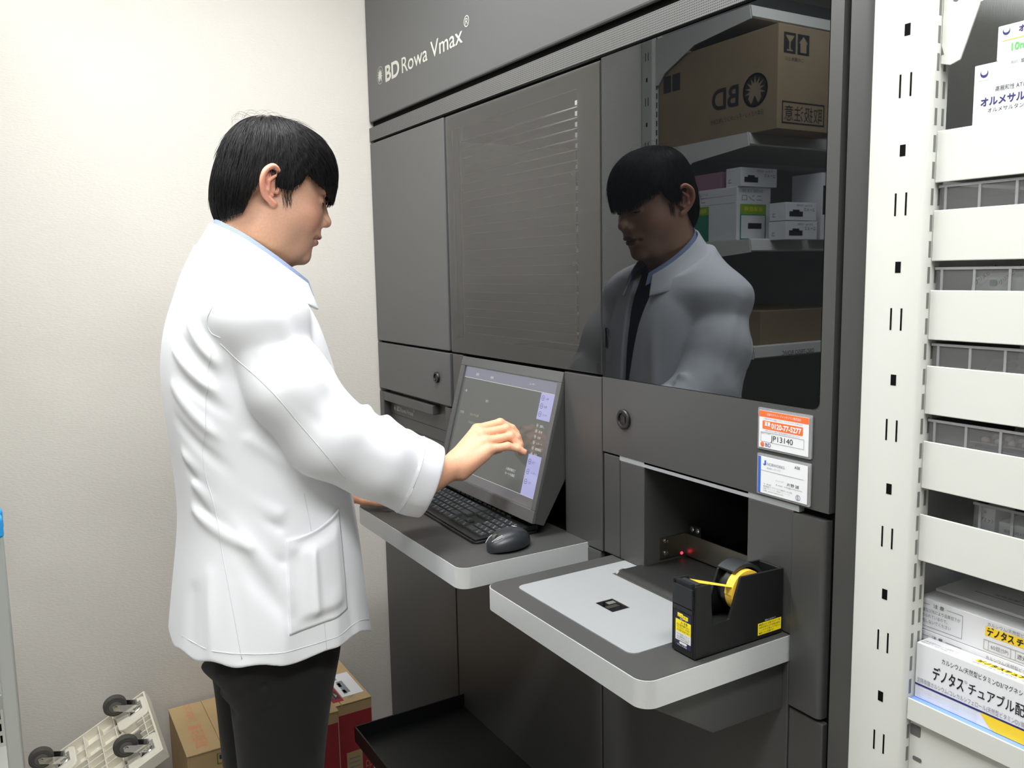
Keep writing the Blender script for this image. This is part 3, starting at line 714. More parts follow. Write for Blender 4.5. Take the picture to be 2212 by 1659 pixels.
for hp in ([(1.8150 + 0.0048 * math.cos(a * PI / 8), 0.8035 + 0.0035 * math.sin(a * PI / 8)) for a in range(16)], rrect(1.785, 1.797, 0.8110, 0.8165, 0.002), rrect(1.7800, 1.794, 0.844, 0.8585, 0.002)):
    obj('panel_hole', MB().prism(hp, 'y', -0.0076, -0.0069), M['hub'], bp_)
obj('shelf_liner', MB().box(1.7805, XR - 0.003, -0.0133, 1.1, 0.8802, 0.8935), mat('blue_liner', rgb(120, 152, 235), 0.5), S)

# clear bins and boxes on the shelves
def clear_bin(z, x0, x1, h, label, y0=-0.002, y1=0.20, ribs=(0.09, 0.17)):
    b = thing('clear_bin', label, 'bin', ((x0 + x1) / 2, (y0 + y1) / 2, z), group='clear bins on the white shelves')
    m = MB(); t = 0.0016
    m.box(x0, x1, y0, y1, z, z + t); m.box(x0, x1, y0, y0 + t, z + t, z + h); m.box(x0, x1, y1 - t, y1, z + t, z + h)
    m.box(x0, x0 + t, y0 + t, y1 - t, z + t, z + h); m.box(x1 - t, x1, y0 + t, y1 - t, z + t, z + h)
    obj('bin_body', m, M['clear'], b)
    obj('bin_rim', MB().box(x0 - 0.001, x1 + 0.001, y0 - 0.0012, y0 + 0.001, z + h - 0.003, z + h), M['clear2'], b)
    obj('bin_rim', MB().box(x0 - 0.001, x1 + 0.001, y1 - 0.001, y1 + 0.001, z + h - 0.003, z + h), M['clear2'], b)
    for xx in (x0 + 0.006,) + tuple(x0 + q * (x1 - x0) / 0.2 * 0.5 for q in ribs):
        obj('bin_rib', MB().box(xx, xx + 0.003, y0 - 0.001, y0 + 0.0012, z + 0.003, z + h - 0.003), M['clear2'], b)
    return b
zb_ = lambda top: top - 0.0592 + 0.0142
clear_bin(zb_(1.502), 1.783, 1.990, 0.074, 'empty clear bin behind the second white side plate from the top')
clear_bin(zb_(1.4085), 1.783, 1.985, 0.072, 'clear bin behind the third white side plate holding a folded foil packet')
clear_bin(zb_(1.318), 1.783, 1.985, 0.072, 'clear bin behind the fourth white side plate holding loose foil strips')
clear_bin(zb_(1.2255), 1.783, 1.985, 0.072, 'clear bin behind the fifth white side plate holding a tablet blister sheet')
clear_bin(zb_(1.1335), 1.836, 2.03, 0.070, 'clear bin set back behind the sixth white side plate holding small white boxes', y0=0.012, y1=0.16)
# contents
def pack(name, label, cat, x0, x1, y0, y1, z0, z1, m='paper', group=None):
    t = thing(name, label, cat, ((x0 + x1) / 2, (y0 + y1) / 2, z0), group=group)
    obj('box', MB().box(x0, x1, y0, y1, z0, z1), M[m], t, bevel=0.0008)
    return t
z = zb_(1.593) + 0.0006
YB = -0.001
big = pack('medicine_box', 'large white medicine box with navy Japanese lettering on the top white shelf', 'box', 1.8170, 2.02, YB, 0.12, z, 1.6585)
g = MB(); yq = YB - 0.0004
def TB(s_, size, x, zz, mi, **k): put_text(g, s_, size, (x, yq, zz), XF, ZF, mi, **k)
def ring(cx, cz, r, mi, w=0.30):
    n = 28; vv = []
    for i in range(n):
        a = 2 * PI * i / n; q = r * (1 - w * (0.55 - 0.45 * math.sin(a)))
        vv += [(cx + r * math.cos(a), yq, cz + r * math.sin(a)), (cx + q * math.cos(a) * 0.95, yq, cz + r * 0.18 + q * math.sin(a) * 0.85)]
    g.add(vv, [(2 * i, 2 * ((i + 1) % n), 2 * ((i + 1) % n) + 1, 2 * i + 1) for i in range(n)], mi)
ring(1.8285, 1.6485, 0.0045, 0); TB('Daiichi-Sankyo', 0.0024, 1.8215, 1.6405, 2, width=0.013)
TB('開封口➡', 0.0036, 1.857, 1.6530, 2)
TB('高親和性 AT1レセプターブロッカー', 0.0062, 1.8415, 1.6270, 1, width=0.085)
TB('オルメサルタンOD錠', 0.0104, 1.8255, 1.6135, 0, width=0.094, bold=0.0003)
TB('オルメサルタン メドキソミル口腔内崩壊錠', 0.0056, 1.834, 1.6055, 1, width=0.110)
g.box(1.8775, 1.93, yq, yq + 0.0002, 1.6415, 1.6580, 2)
g.box(1.8790, 1.93, yq - 0.0002, yq, 1.6430, 1.6570, 0)
for i in range(9): g.add([(1.879 + i * 0.005, yq - 0.0004, 1.643), (1.8800 + i * 0.005, yq - 0.0004, 1.643), (1.8855 + i * 0.005, yq - 0.0004, 1.657), (1.8845 + i * 0.005, yq - 0.0004, 1.657)], [(0, 1, 2, 3)], 3)
obj('print', g, [M['navy_ink'], M['ink'], M['grey_ink'], M['paper']], big)
sm = pack('medicine_box', 'smaller white medicine box with green 10mg print standing on the large box', 'box', 1.8400, 2.00, YB + 0.002, 0.09, 1.6592, 1.6955)
g = MB(); yq = YB + 0.0016
ring(1.8495, 1.6890, 0.0040, 0); TB('Daiichi', 0.0022, 1.8465, 1.6830, 2)
TB('オルメサルタンOD錠', 0.0075, 1.8625, 1.6855, 0, width=0.064, bold=0.0003); TB('オルメサルタン', 0.0038, 1.871, 1.6800, 1)
g.add([(1.8455, yq, 1.6788), (1.95, yq, 1.6800), (1.95, yq, 1.6812), (1.8455, yq, 1.6795)], [(0, 1, 2, 3)], 4)
TB('10mg', 0.0105, 1.854, 1.6675, 3, bold=0.0003)
obj('print', g, [M['navy_ink'], M['ink'], M['grey_ink'], M['green_ink'], M['yellow2']], sm)
# bin contents
z = zb_(1.4085) + 0.002
fp = thing('foil_packet', 'folded silvery foil packet with printed lettering in the third shelf bin', 'packet', (1.86, 0.05, z))
pts = MB().add([(1.8130, 0.010, z), (1.92, 0.012, z), (1.92, 0.020, z + 0.0640), (1.834, 0.018, z + 0.0625), (1.8180, 0.016, z + 0.0560), (1.8130, 0.08, z), (1.92, 0.08, z), (1.92, 0.06, z + 0.0630), (1.834, 0.06, z + 0.0615), (1.8170, 0.05, z + 0.053)],
    [(0, 1, 2, 3, 4), (9, 8, 7, 6, 5), (4, 3, 8, 9), (3, 2, 7, 8), (0, 4, 9, 5), (1, 6, 7, 2), (0, 5, 6, 1)])
obj('foil', pts, mat('silver_foil', rgb(196, 200, 202), 0.35, 0.4), fp)
g = MB()
yy = 0.0145; r2 = 0.7
for i, (x_, zz) in enumerate(((1.822, 1.4165), (1.850, 1.4165), (1.884, 1.4165))):
    put_text(g, 'グリメピリド', 0.0060, (x_, yy, zz - 0.002), (r2 * 1.0, 0, r2 * 0.8), (-r2 * 0.8, 0.05, r2), 0, bold=0.0002)
    put_text(g, 'glimepiride', 0.0032, (x_ + 0.005, yy, zz - 0.004), (r2 * 1.0, 0, r2 * 0.8), (-r2 * 0.8, 0.05, r2), 1)
g.prism(rrect(1.838, 1.846, 1.4135, 1.4205, 0.0015), 'y', yy, yy + 0.0003, 2)
obj('print', g, [M['ink'], M['grey_ink'], mat('teal_ink', rgb(70, 130, 150), 0.5)], fp)
z = zb_(1.318) + 0.002
fs = thing('foil_packet', 'crumpled grey foil strips in the fourth shelf bin', 'packet', (1.88, 0.06, z))
m = MB(); rnd = random.Random(4)
for k in range(4):
    x_ = 1.835 + 0.022 * k; zz = z + 0.048 + 0.004 * k
    n = 7; vv = []
    for i in range(n + 1):
        for j in range(2): vv.append((x_ + 0.008 * i, 0.018 + 0.05 * j + 0.012 * k % 0.03, zz + 0.004 * math.sin(i * 1.9 + k) + 0.003 * rnd.random() - (0.012 if i == 0 else 0)))
    m.add(vv, [(2 * i, 2 * i + 2, 2 * i + 3, 2 * i + 1) for i in range(n)])
m.box(1.83, 1.95, 0.012, 0.09, z, z + 0.036)
o = obj('foil', m, mat('grey_foil', rgb(140, 143, 146), 0.4, 0.3), fs)
z = zb_(1.2255) + 0.002
bs_ = thing('blister_sheet', 'tablet blister sheet with pale pills in the fifth shelf bin', 'blister pack', (1.89, 0.06, z))
o = obj('sheet', MB().box(1.826, 1.95, 0.012, 0.075, z + 0.047, z + 0.0485).box(1.83, 1.95, 0.014, 0.09, z, z + 0.040, 1).box(1.832, 1.95, 0.0135, 0.06, z + 0.0415, z + 0.0435, 2), [mat('blister_foil', rgb(150, 152, 158), 0.25, 0.6), M['backgrey'], M['navy_ink']], bs_)
pl_ = mat('pale_pill', rgb(235, 212, 205), 0.3)
for i in range(7):
    for j in range(2):
        obj('pill', MB().lathe((1.8385 + i * 0.0155, 0.024 + j * 0.022, z + 0.0485), (0, 0, 1), [(0.0048, 0), (0.0045, 0.0025), (0.0030, 0.0045), (0.0010, 0.0052)], 14), pl_, bs_, smooth=True)
z = zb_(1.1335) + 0.0006
tb = pack('medicine_box', 'grey-white tablet box standing in the bin behind the sixth side plate', 'box', 1.8395, 1.858, 0.018, 0.06, z + 0.002, z + 0.064)
g = MB(); yq = 0.0176; TB('グミット', 0.0055, 1.8405, z + 0.047, 0, width=0.0165, bold=0.0002); TB('錠', 0.004, 1.844, z + 0.057, 1)
obj('print', g, [M['ink'], M['grey_ink']], tb)
tb = pack('medicine_box', 'low white tablet box lying in the bin behind the sixth side plate', 'box', 1.864, 1.98, 0.0155, 0.13, z + 0.002, z + 0.052)
g = MB(); yq = 0.0151; TB('高親和性ATレセプターブロッカー', 0.0045, 1.870, z + 0.0405, 0)
obj('print', g, [M['ink']], tb)
# stack on the lowest shelf
z = 0.8938
GR = None
fb = pack('medicine_box', 'big white box with bold black lettering and yellow corner on the lowest shelf', 'box', 1.7810, 2.05, -0.0035, 0.022, z, 0.9665)
g = MB(); yq = -0.0039
TB('カルシウム/天然型ビタミンD3/マグネシウム配合剤', 0.0078, 1.8145, 0.9515, 1, width=0.125)
TB('デノタス', 0.0190, 1.8035, 0.9275, 0, width=0.040, bold=0.0004); TB('®', 0.005, 1.8445, 0.9385, 2)
TB('チュアブル配合錠', 0.0165, 1.8490, 0.9280, 0, width=0.088, bold=0.0002)
TB('沈降炭酸カルシウム/コレカルシフェロール(天然型ビタミンD)/炭酸マグネシウム', 0.0074, 1.7835, 0.9155, 2, width=0.165)
g.box(1.7812, 2.049, yq, yq + 0.0002, 0.9108, 0.9132, 3)
g.add([(1.865, yq, 0.911), (2.0, yq, 0.911), (2.0, yq, 0.8943), (1.882, yq, 0.8943), (1.876, yq, 0.898)], [(4, 3, 2, 1, 0)], 4)
for i in range(4): TB('カルシウム補給 天然型ビタミン 沈降炭酸 カルシウム補給', 0.0028, 1.7835, 0.9068 - i * 0.0037, 5, width=0.078)
put_text(g, '注意 吸湿及び光により品質低下が', 0.0048, (1.7835, 0.006, 0.9669), (1, 0, 0), (0, 1, 0), 2, width=0.045); put_text(g, '認められているので分包しないで', 0.0048, (1.7835, 0.0005, 0.9669), (1, 0, 0), (0, 1, 0), 2, width=0.045)
g.box(1.850, 2.04, 0.006, 0.0135, 0.9666, 0.9668, 4); put_text(g, 'デノタスチュアブル配合錠', 0.0080, (1.852, 0.0068, 0.9671), (1, 0, 0), (0, 1, 0), 0, bold=0.0003)
put_text(g, '60錠(SP) 遮光、室温保存、吸湿', 0.0048, (1.850, 0.0005, 0.9669), (1, 0, 0), (0, 1, 0), 2)
obj('print', g, [M['ink'], M['ink'], M['grey_ink'], M['navy_ink'], M['yellow2'], mat('pale_ink', rgb(215, 216, 220), 0.6)], fb)
def flat_box(z0, z1, label):
    t = pack('medicine_box', label, 'box', 1.7630, 2.04, 0.0235, 0.135, z0, z1)
    global g, yq
    g = MB(); yq = 0.0231; h = z1 - z0
    for q in ((1.7640, 1.8225, 0.005, 0.0054), (1.7640, 1.779, h - 0.0068, h - 0.0064), (1.802, 1.8225, h - 0.0068, h - 0.0064)): g.box(q[0], q[1], yq, yq + 0.0002, z0 + q[2], z0 + q[3], 1)
    g.box(1.8222, 1.8226, yq, yq + 0.0002, z0 + 0.005, z0 + h - 0.0064, 1)
    TB('注 意', 0.0056, 1.7835, z0 + h - 0.0088, 0, width=0.0145)
    for i, s_ in enumerate(('吸湿及び光により品質低下が', '認められているので、', '分包しないでください')): TB(s_, 0.0052, 1.765, z0 + h - 0.0165 - i * 0.0072, 1, width=(0.0545, 0.038, 0.043)[i])
    TB('カルシウム/天然型ビタミンD3/マグネシウム', 0.0054, 1.853, z0 + h - 0.0075, 1, width=0.092)
    g.box(1.851, 2.03, yq, yq + 0.0002, z0 + h - 0.0205, z0 + h - 0.0088, 2)
    yq -= 0.0003
    TB('デノタス', 0.0115, 1.8530, z0 + h - 0.0188, 0, width=0.0320, bold=0.0004); TB('チュアブル配合錠', 0.0100, 1.888, z0 + h - 0.0185, 0, width=0.068, bold=0.0004)
    for q in (1.850, 1.8555, 1.882, 1.8875, 1.985): g.box(q, q + 0.0004, yq, yq + 0.0002, z0 + 0.0035, z0 + 0.0155, 1)
    for q in (0.0035, 0.0155): g.box(1.850, 1.985, yq, yq + 0.0002, z0 + q, z0 + q + 0.0004, 1)
    TB('60錠(SP)', 0.0068, 1.8585, z0 + 0.0068, 1, width=0.021); TB('遮光、室温保存、吸湿注意', 0.0068, 1.8895, z0 + 0.0068, 0, width=0.070)
    obj('print', g, [M['ink'], M['grey_ink'], M['yellow2']], t)
flat_box(0.8850, 0.9275, 'flat white box with yellow strip, bottom one hidden behind the big bold box') if False else None
flat_box(0.9320, 0.9735, 'flat white box with yellow lettering strip, lower of two behind the big bold box')
flat_box(0.9740, 1.0155, 'flat white box with yellow lettering strip, upper of two behind the big bold box')
bb_ = pack('medicine_box', 'plain white box lying under the two yellow-striped flat boxes', 'box', 1.7630, 2.04, 0.0235, 0.135, 0.8938, 0.9315)
tb = pack('medicine_box', 'white box lying flat on top of the lowest shelf stack with lettering on its lid', 'box', 1.7660, 2.03, 0.055, 0.30, 1.0160, 1.0200)
g = MB()
g.box(1.80, 2.02, 0.086, 0.0868, 1.0201, 1.0203, 0); put_text(g, '沈降炭酸カルシウム コレカルシフェロール', 0.008, (1.82, 0.092, 1.0204), (1, 0, 0), (0, 1, 0), 1); put_text(g, 'デノタス チュアブル配合錠', 0.022, (1.845, 0.106, 1.0204), (1, 0, 0), (0, 1, 0), 0, bold=0.0005)
obj('print', g, [M['ink'], M['grey_ink']], tb)

# ------------------------------------------------------------------ shelving along the left wall, seen in the black glass
S2 = thing('shelf_unit', 'white cantilever shelving along the left wall, seen mirrored in the black glass', 'shelf unit', (0.02, -1.05, 0))
po = MB().prism([(0.0, -1.02), (0.052, -1.02), (0.060, -1.028), (0.060, -1.060), (0.0, -1.060)], 'z', 0, 2.45)
up = obj('upright', po, M['shelfw'], S2)
sl = MB()
for k in range(0, 14):
    z = 0.35 + k * 0.15
    sl.box(0.018, 0.021, -1.0202, -1.0195, z, z + 0.027); sl.box(0.032, 0.035, -1.0202, -1.0195, z, z + 0.027); sl.box(0.022, 0.030, -1.0202, -1.0195, z + 0.08, z + 0.094)
for k in range(70):
    z = 0.25 + k * 0.0305
    sl.box(0.0598, 0.0603, -1.038, -1.033, z, z + 0.019); sl.box(0.0598, 0.0603, -1.053, -1.048, z, z + 0.019)
obj('slot', sl, M['gap'], up)
obj('upright', MB().box(0.0, 0.060, -2.26, -2.22, 0, 2.45), M['shelfw'], S2)
obj('back_panel', MB().box(0.010, 0.020, -2.25, -1.06, 0.05, 2.45), M['backgrey'], S2)
for z, x1 in ((2.212, 0.485), (1.842, 0.485), (1.521, 0.50), (1.190, 0.52), (0.75, 0.52), (0.30, 0.52)):
    m = MB().box(0.06, x1, -2.24, -1.032, z - 0.018, z)
    m.prism([(x1 - 0.002, z + 0.006), (x1 + 0.006, z + 0.002), (x1 + 0.012, z - 0.030), (x1 + 0.006, z - 0.034), (x1 - 0.002, z - 0.020)], 'y', -2.24, -1.032)
    s_ = obj('shelf', m, M['shelfw'], S2)
    m = MB().prism([(0.06, z + 0.002), (x1, z + 0.004), (x1 + 0.008, z - 0.036), (0.25, z - 0.058), (0.105, z - 0.118), (0.075, z - 0.150), (0.06, z - 0.150)], 'y', -1.034, -1.030)
    obj('bracket', m, M['shelfw'], S2)
def flip_text(g, s_, size, x, y, z, mi, **k): put_text(g, s_, size, (x, y, z), (-1, 0, 0), ZF, mi, **k)   # on faces towards +y
def reflbox(name, label, x0, x1, y0, y1, z0, z1, m, cat='box', bev=0.001):
    t = thing(name, label, cat, ((x0 + x1) / 2, (y0 + y1) / 2, z0)); obj('box', MB().box(x0, x1, y0, y1, z0, z1), M[m], t, bevel=bev); return t
# brown carton with emblem
c1 = reflbox('carton', 'big brown shipping carton with round emblem on the mirrored middle shelf', 0.066, 0.592, -1.330, -1.040, 1.8425, 2.140, 'carton_dim', bev=0.002)
g = MB(); y = -1.0397
sunburst(g, (0.505, y, 1.967), (-1, 0, 0), ZF, 0.050, 0, 0.12, 1)
flip_text(g, 'BD', 0.090, 0.443, y, 1.935, 0, width=0.115, bold=0.002)
flip_text(g, '日本ベクトン・ディッキンソン株式会社', 0.018, 0.540, y, 1.893, 0, width=0.22)
for xx in (0.09, 0.135): g.box(xx, xx + 0.038, y - 0.0002, y, 2.03, 2.085, 0)
XE = 0.5923
g2 = MB()
XEv = (0, -1, 0)
def side_text(gm, s_, size, y_, z_, mi, x=XE, d=1, **k): put_text(gm, s_, size, (x, y_, z_), (0, 1, 0), ZF, mi, **k)   # on faces towards +x
g.box(XE, XE + 0.0003, -1.112, -1.062, 2.060, 2.118, 0); g.box(XE, XE + 0.0003, -1.170, -1.120, 2.060, 2.118, 0)
g.add([(XE + 0.0006, -1.106, 2.11), (XE + 0.0006, -1.068, 2.11), (XE + 0.0006, -1.087, 2.088)], [(0, 1, 2)], 1); g.box(XE + 0.0003, XE + 0.0006, -1.090, -1.084, 2.070, 2.09, 1); g.box(XE + 0.0003, XE + 0.0006, -1.100, -1.074, 2.066, 2.070, 1)
g.add([(XE + 0.0006, -1.165, 2.092), (XE + 0.0006, -1.125, 2.092), (XE + 0.0006, -1.145, 2.112)], [(0, 1, 2)], 1); g.box(XE + 0.0003, XE + 0.0006, -1.158, -1.132, 2.066, 2.092, 1)
side_text(g, 'この面を上に', 0.012, -1.150, 2.040, 0, width=0.08)
side_text(g, '取扱注意', 0.048, -1.238, 1.872, 0, width=0.165)
for q in ((-1.245, -1.060, 1.860, 1.864), (-1.245, -1.060, 1.920, 1.924)): g.box(XE, XE + 0.0003, q[0], q[1], q[2], q[3], 0)
for q in (-1.245, -1.064): g.box(XE, XE + 0.0003, q, q + 0.004, 1.860, 1.924, 0)
obj('print', g, [M['ink'], M['carton_dim']], c1)
obj('packing_tape', MB().box(0.5918, 0.5929, -1.33, -1.285, 1.845, 2.139), M['clear2'], c1)
# white and green product carton with smaller boxes
M['pgreen'] = mat('green_print', rgb(20, 128, 98), 0.5); M['plime'] = mat('lime_print', rgb(128, 170, 40), 0.5); M['purple'] = mat('dull_pink_card', rgb(150, 112, 128), 0.6)
c2 = reflbox('carton', 'white carton with green block on the mirrored lower shelf, beside the head', 0.130, 0.437, -1.190, -1.040, 1.5215, 1.690, 'paper')
g = MB()
g.box(0.210, 0.315, y - 0.0001, y, 1.524, 1.610, 0); g.box(0.210, 0.315, y - 0.0001, y, 1.610, 1.637, 1)
flip_text(g, '尿崩症用 OD錠', 0.016, 0.305, y + 0.0002, 1.617, 4, width=0.08)
flip_text(g, 'ニンロ', 0.026, 0.300, y, 1.648, 2, width=0.07); flip_text(g, 'レベミル カート', 0.012, 0.31, y, 1.672, 2, width=0.08)
g.box(0.20, 0.43, y - 0.0001, y, 1.664, 1.665, 2); g.box(0.20, 0.43, y - 0.0001, y, 1.640, 1.641, 2)
xe = 0.4373
g.box(xe, xe + 0.0003, -1.170, -1.055, 1.605, 1.637, 1); g.box(xe, xe + 0.0003, -1.170, -1.055, 1.524, 1.605, 0); g.box(xe, xe + 0.0006, -1.165, -1.060, 1.530, 1.602, 3)
side_text(g, '尿崩症用', 0.016, -1.155, 1.616, 4, x=xe + 0.0006, width=0.08); side_text(g, 'ニンロ', 0.024, -1.155, 1.648, 2, x=xe, width=0.09); side_text(g, 'DOSE 1.5 30', 0.012, -1.155, 1.674, 2, x=xe, width=0.09)
g.box(xe + 0.0006, xe + 0.0009, -1.150, -1.090, 1.560, 1.578, 5)
obj('print', g, [M['pgreen'], M['plime'], M['grey_ink'], M['paper'], M['yellow'], M['ink']], c2)
def small_white(label, x0, x1, y0, y1, z0, z1):
    t = reflbox('medicine_box', label, x0, x1, y0, y1, z0, z1, 'paper')
    g = MB(); h = z1 - z0; xe = x1 + 0.0003
    g.box(xe, xe + 0.0003, y1 - 0.075, y1 - 0.015, z0 + h * 0.22, z0 + h * 0.50, 0); g.box(xe, xe + 0.0003, y1 - 0.060, y1 - 0.030, z0 + h * 0.45, z0 + h * 0.60, 0)
    side_text(g, 'ユーメス', h * 0.24, y0 + 0.006, z0 + h * 0.52, 0, x=xe, width=0.05); side_text(g, '2.5mg 100錠', h * 0.13, y0 + 0.02, z0 + h * 0.8, 1, x=xe, width=0.07)
    flip_text(g, 'ユ', h * 0.3, x0 + (x1 - x0) * 0.4, y1 + 0.0003, z0 + h * 0.2, 0)
    obj('print', g, [M['ink'], M['grey_ink']], t)
small_white('small white box with black block lying on the mirrored green and white carton', 0.385, 0.448, -1.205, -1.045, 1.6905, 1.748)
pk = reflbox('medicine_box', 'dull pink box lying left of the small white box in the mirrored stack', 0.235, 0.365, -1.15, -1.045, 1.6905, 1.742, 'purple')
small_white('small white box with black block, upper of the mirrored pair on the right', 0.50, 0.565, -1.255, -1.118, 1.5795, 1.634)
small_white('small white box with black block, lower of the mirrored pair on the right', 0.50, 0.567, -1.258, -1.116, 1.5215, 1.577)
tall = reflbox('medicine_box', 'tall pale box at the right edge of the mirrored shelf', 0.44, 0.56, -1.42, -1.285, 1.5215, 1.73, 'paper')
obj('print', MB().box(0.5602, 0.5605, -1.31, -1.29, 1.60, 1.69), M['ink'], tall)
dk = reflbox('carton', 'brown open carton on the lower mirrored shelf near the shoulder', 0.10, 0.49, -1.50, -1.10, 1.1905, 1.30, 'carton_dim', bev=0.002)
g = MB(); side_text(g, 'OSC-TEISO ROVIC', 0.020, -1.30, 1.160, 0, x=0.5345, width=0.15)
tg = tag(obj('shelf_label', g, M['ink']), 'black lettering strip on the lip of the mirrored lower shelf', 'label')
reflbox('medicine_box', 'pale box on the mirrored shelf below the brown open carton', 0.30, 0.50, -1.30, -1.12, 0.7505, 0.93, 'paper')

# ------------------------------------------------------------------ floor things by the left wall
def icon(g, x, y, z, w, h, mi_d, mi_l, ax='x'):
    if ax == 'x':
        g.box(x, x + 0.0003, y, y + w, z, z + h, mi_d)
        g.add([(x + 0.0006, y + w * 0.2, z + h * 0.4), (x + 0.0006, y + w * 0.8, z + h * 0.35), (x + 0.0006, y + w * 0.6, z + h * 0.8)], [(0, 1, 2)], mi_l)
    else:
        g.box(x, x + w, y, y + h, z, z + 0.0003, mi_d)
        g.add([(x + w * 0.2, y + h * 0.4, z + 0.0006), (x + w * 0.8, y + h * 0.35, z + 0.0006), (x + w * 0.6, y + h * 0.8, z + 0.0006)], [(0, 1, 2)], mi_l)
CA = thing('carton', 'plain brown carton with a faded red stamp, standing on the floor behind the trousers', 'carton', (0.15, -0.50, 0.0))
obj('box', MB().box(0.010, 0.285, -0.660, -0.350, 0.001, 0.258), M['carton'], CA, bevel=0.002)
fl_ = MB().box(0.010, 0.2865, -0.661, -0.575, 0.2582, 0.2615).box(0.010, 0.2865, -0.574, -0.475, 0.2585, 0.2612).box(0.010, 0.2865, -0.472, -0.350, 0.2582, 0.2602)
obj('top_flap', fl_, M['carton'], CA, bevel=0.001)
g = MB()
st_ = mat('faded_red_stamp', rgb(205, 128, 92), 0.8)
put_text(g, 'DIALYSIS', 0.045, (0.245, -0.598, 0.2618), (-1, 0, 0), (0, -1, 0), 0, width=0.13) if False else put_text(g, '取扱注意', 0.036, (0.262, -0.604, 0.2618), (-1, 0, 0), (0, -1, 0), 0, width=0.125)
put_text(g, 'この面を上に', 0.022, (0.120, -0.607, 0.2618), (-1, 0, 0), (0, -1, 0), 0, width=0.10)
obj('stamp', g, st_, CA)
g = MB()
g.box(0.2856, 0.2859, -0.590, -0.46, 0.218, 0.247, 0); g.box(0.2858, 0.2861, -0.587, -0.463, 0.2205, 0.2445, 1)
for k in range(5): icon(g, 0.2861, -0.584 + k * 0.024, 0.230, 0.020, 0.012, 2, 1)
put_text(g, '水濡厳禁', 0.008, (0.2864, -0.570, 0.2225), (0, 1, 0), ZF, 3, width=0.05); put_text(g, 'E0004', 0.011, (0.2862, -0.578, 0.200), (0, 1, 0), ZF, 3)
obj('label_print', g, [mat('olive_print', rgb(110, 118, 50), 0.7), M['carton'], mat('dark_blue_print', rgb(48, 52, 78), 0.7), M['grey_ink']], CA)
def red_carton(label, x0, x1, y0, y1, h, group=None):
    t = thing('carton', label, 'carton', ((x0 + x1) / 2, (y0 + y1) / 2, 0.0))
    obj('box', MB().box(x0, x1, y0, y1, 0.001, h - 0.003), M['carton'], t, bevel=0.002)
    obj('top_flap', MB().box(x0, x1 + 0.001, y0, (y0 + y1) / 2 - 0.001, h - 0.003, h).box(x0, x1 + 0.001, (y0 + y1) / 2 + 0.001, y1, h - 0.003, h), M['carton'], t, bevel=0.001)
    g = MB(); xe = x1 + 0.0004
    g.box(xe, xe + 0.0004, y0 + 0.002, y1 - 0.002, 0.002, h - 0.032, 0)
    return t, g, xe + 0.0004
t, g, xe = red_carton('red and brown carton with a white delivery slip, against the machine side', 0.015, 0.280, -0.345, -0.172, 0.2795)
g.box(0.040, 0.262, -0.330, -0.245, 0.2796, 0.2799, 0)
zt_ = 0.2801
g.box(0.105, 0.245, -0.243, -0.180, zt_, zt_ + 0.0004, 1)
for k in range(3): g.box(0.115 + 0.045 * k, 0.140 + 0.045 * k, -0.232, -0.222, zt_ + 0.0004, zt_ + 0.0007, 3)
g.box(0.150, 0.225, -0.230, -0.212, zt_ + 0.0004, zt_ + 0.0007, 3)
for k in range(3): icon(g, 0.200 + 0.0 * k, -0.300 + k * 0.018, zt_, 0.045, 0.015, 4, 5, 'z')
put_text(g, '天地', 0.02, (0.262, -0.215, zt_), (-1, 0, 0), (0, -1, 0), 3, width=0.03)
g.box(xe, xe + 0.0004, -0.250, -0.205, 0.050, 0.135, 5)
for k in range(5): g.box(xe + 0.0004, xe + 0.0006, -0.243, -0.212, 0.062 + 0.013 * k, 0.066 + 0.013 * k, 3)
put_text(g, 'EP', 0.05, (xe, -0.198, 0.062), (0, 1, 0), ZF, 2, width=0.02)
obj('print', g, [M['red_c'], M['paper'], mat('pale_red_print', rgb(200, 140, 130), 0.7), M['grey_ink'], mat('dark_blue_print', rgb(48, 52, 78), 0.7), M['carton']], t)
t2, g, xe = red_carton('red carton half hidden by the trousers, in front of the one with the slip', 0.290, 0.375, -0.47, -0.298, 0.318)
put_text(g, 'MH', 0.06, (xe, -0.365, 0.100), (0, 1, 0), ZF, 2, width=0.055)
g.box(xe, xe + 0.0004, -0.3015, -0.2995, 0.002, 0.30, 2)
obj('print', g, [M['red_c'], M['paper'], mat('pale_red_print', rgb(200, 140, 130), 0.7)], t2)

# upturned dolly with casters, propped on a crate
e1 = Vector((-0.04, -0.885, -0.463)).normalized(); e2 = Vector((0.985, 0.01, -0.12)); e2 = (e2 - e1 * e1.dot(e2)).normalized(); e3 = e1.cross(e2)
if e3.z < 0: e3 = -e3
DP = Vector((0.055, -0.722, 0.352))
dm = Matrix(((e1.x, e2.x, e3.x, DP.x), (e1.y, e2.y, e3.y, DP.y), (e1.z, e2.z, e3.z, DP.z), (0, 0, 0, 1)))
flip = dm.to_3x3().determinant() < 0
DO = thing('dolly', 'upturned cream plastic dolly with grey caster wheels by the left wall', 'dolly', tuple(DP))
def dput(name, mb, m, par, **k):
    mb.xform(dm)
    if flip: mb.f = [tuple(reversed(q)) for q in mb.f]
    return obj(name, mb, m, par, **k)
LL, WW = 0.32, 0.272
m = MB(); zb = -0.028
hx0, hx1, hy0, hy1 = 0.040, 0.078, 0.100, 0.172
for q in ((0, hx0, 0, WW), (hx1, LL, 0, WW), (hx0, hx1, 0, hy0), (hx0, hx1, hy1, WW)): m.box(q[0], q[1], q[2], q[3], zb, zb + 0.004)
m.box(0, 0.005, 0, WW, zb + 0.004, 0); m.box(LL - 0.005, LL, 0, WW, zb + 0.004, 0); m.box(0.005, LL - 0.005, 0, 0.004, zb + 0.004, 0); m.box(0.005, LL - 0.005, WW - 0.006, WW, zb + 0.004, 0)
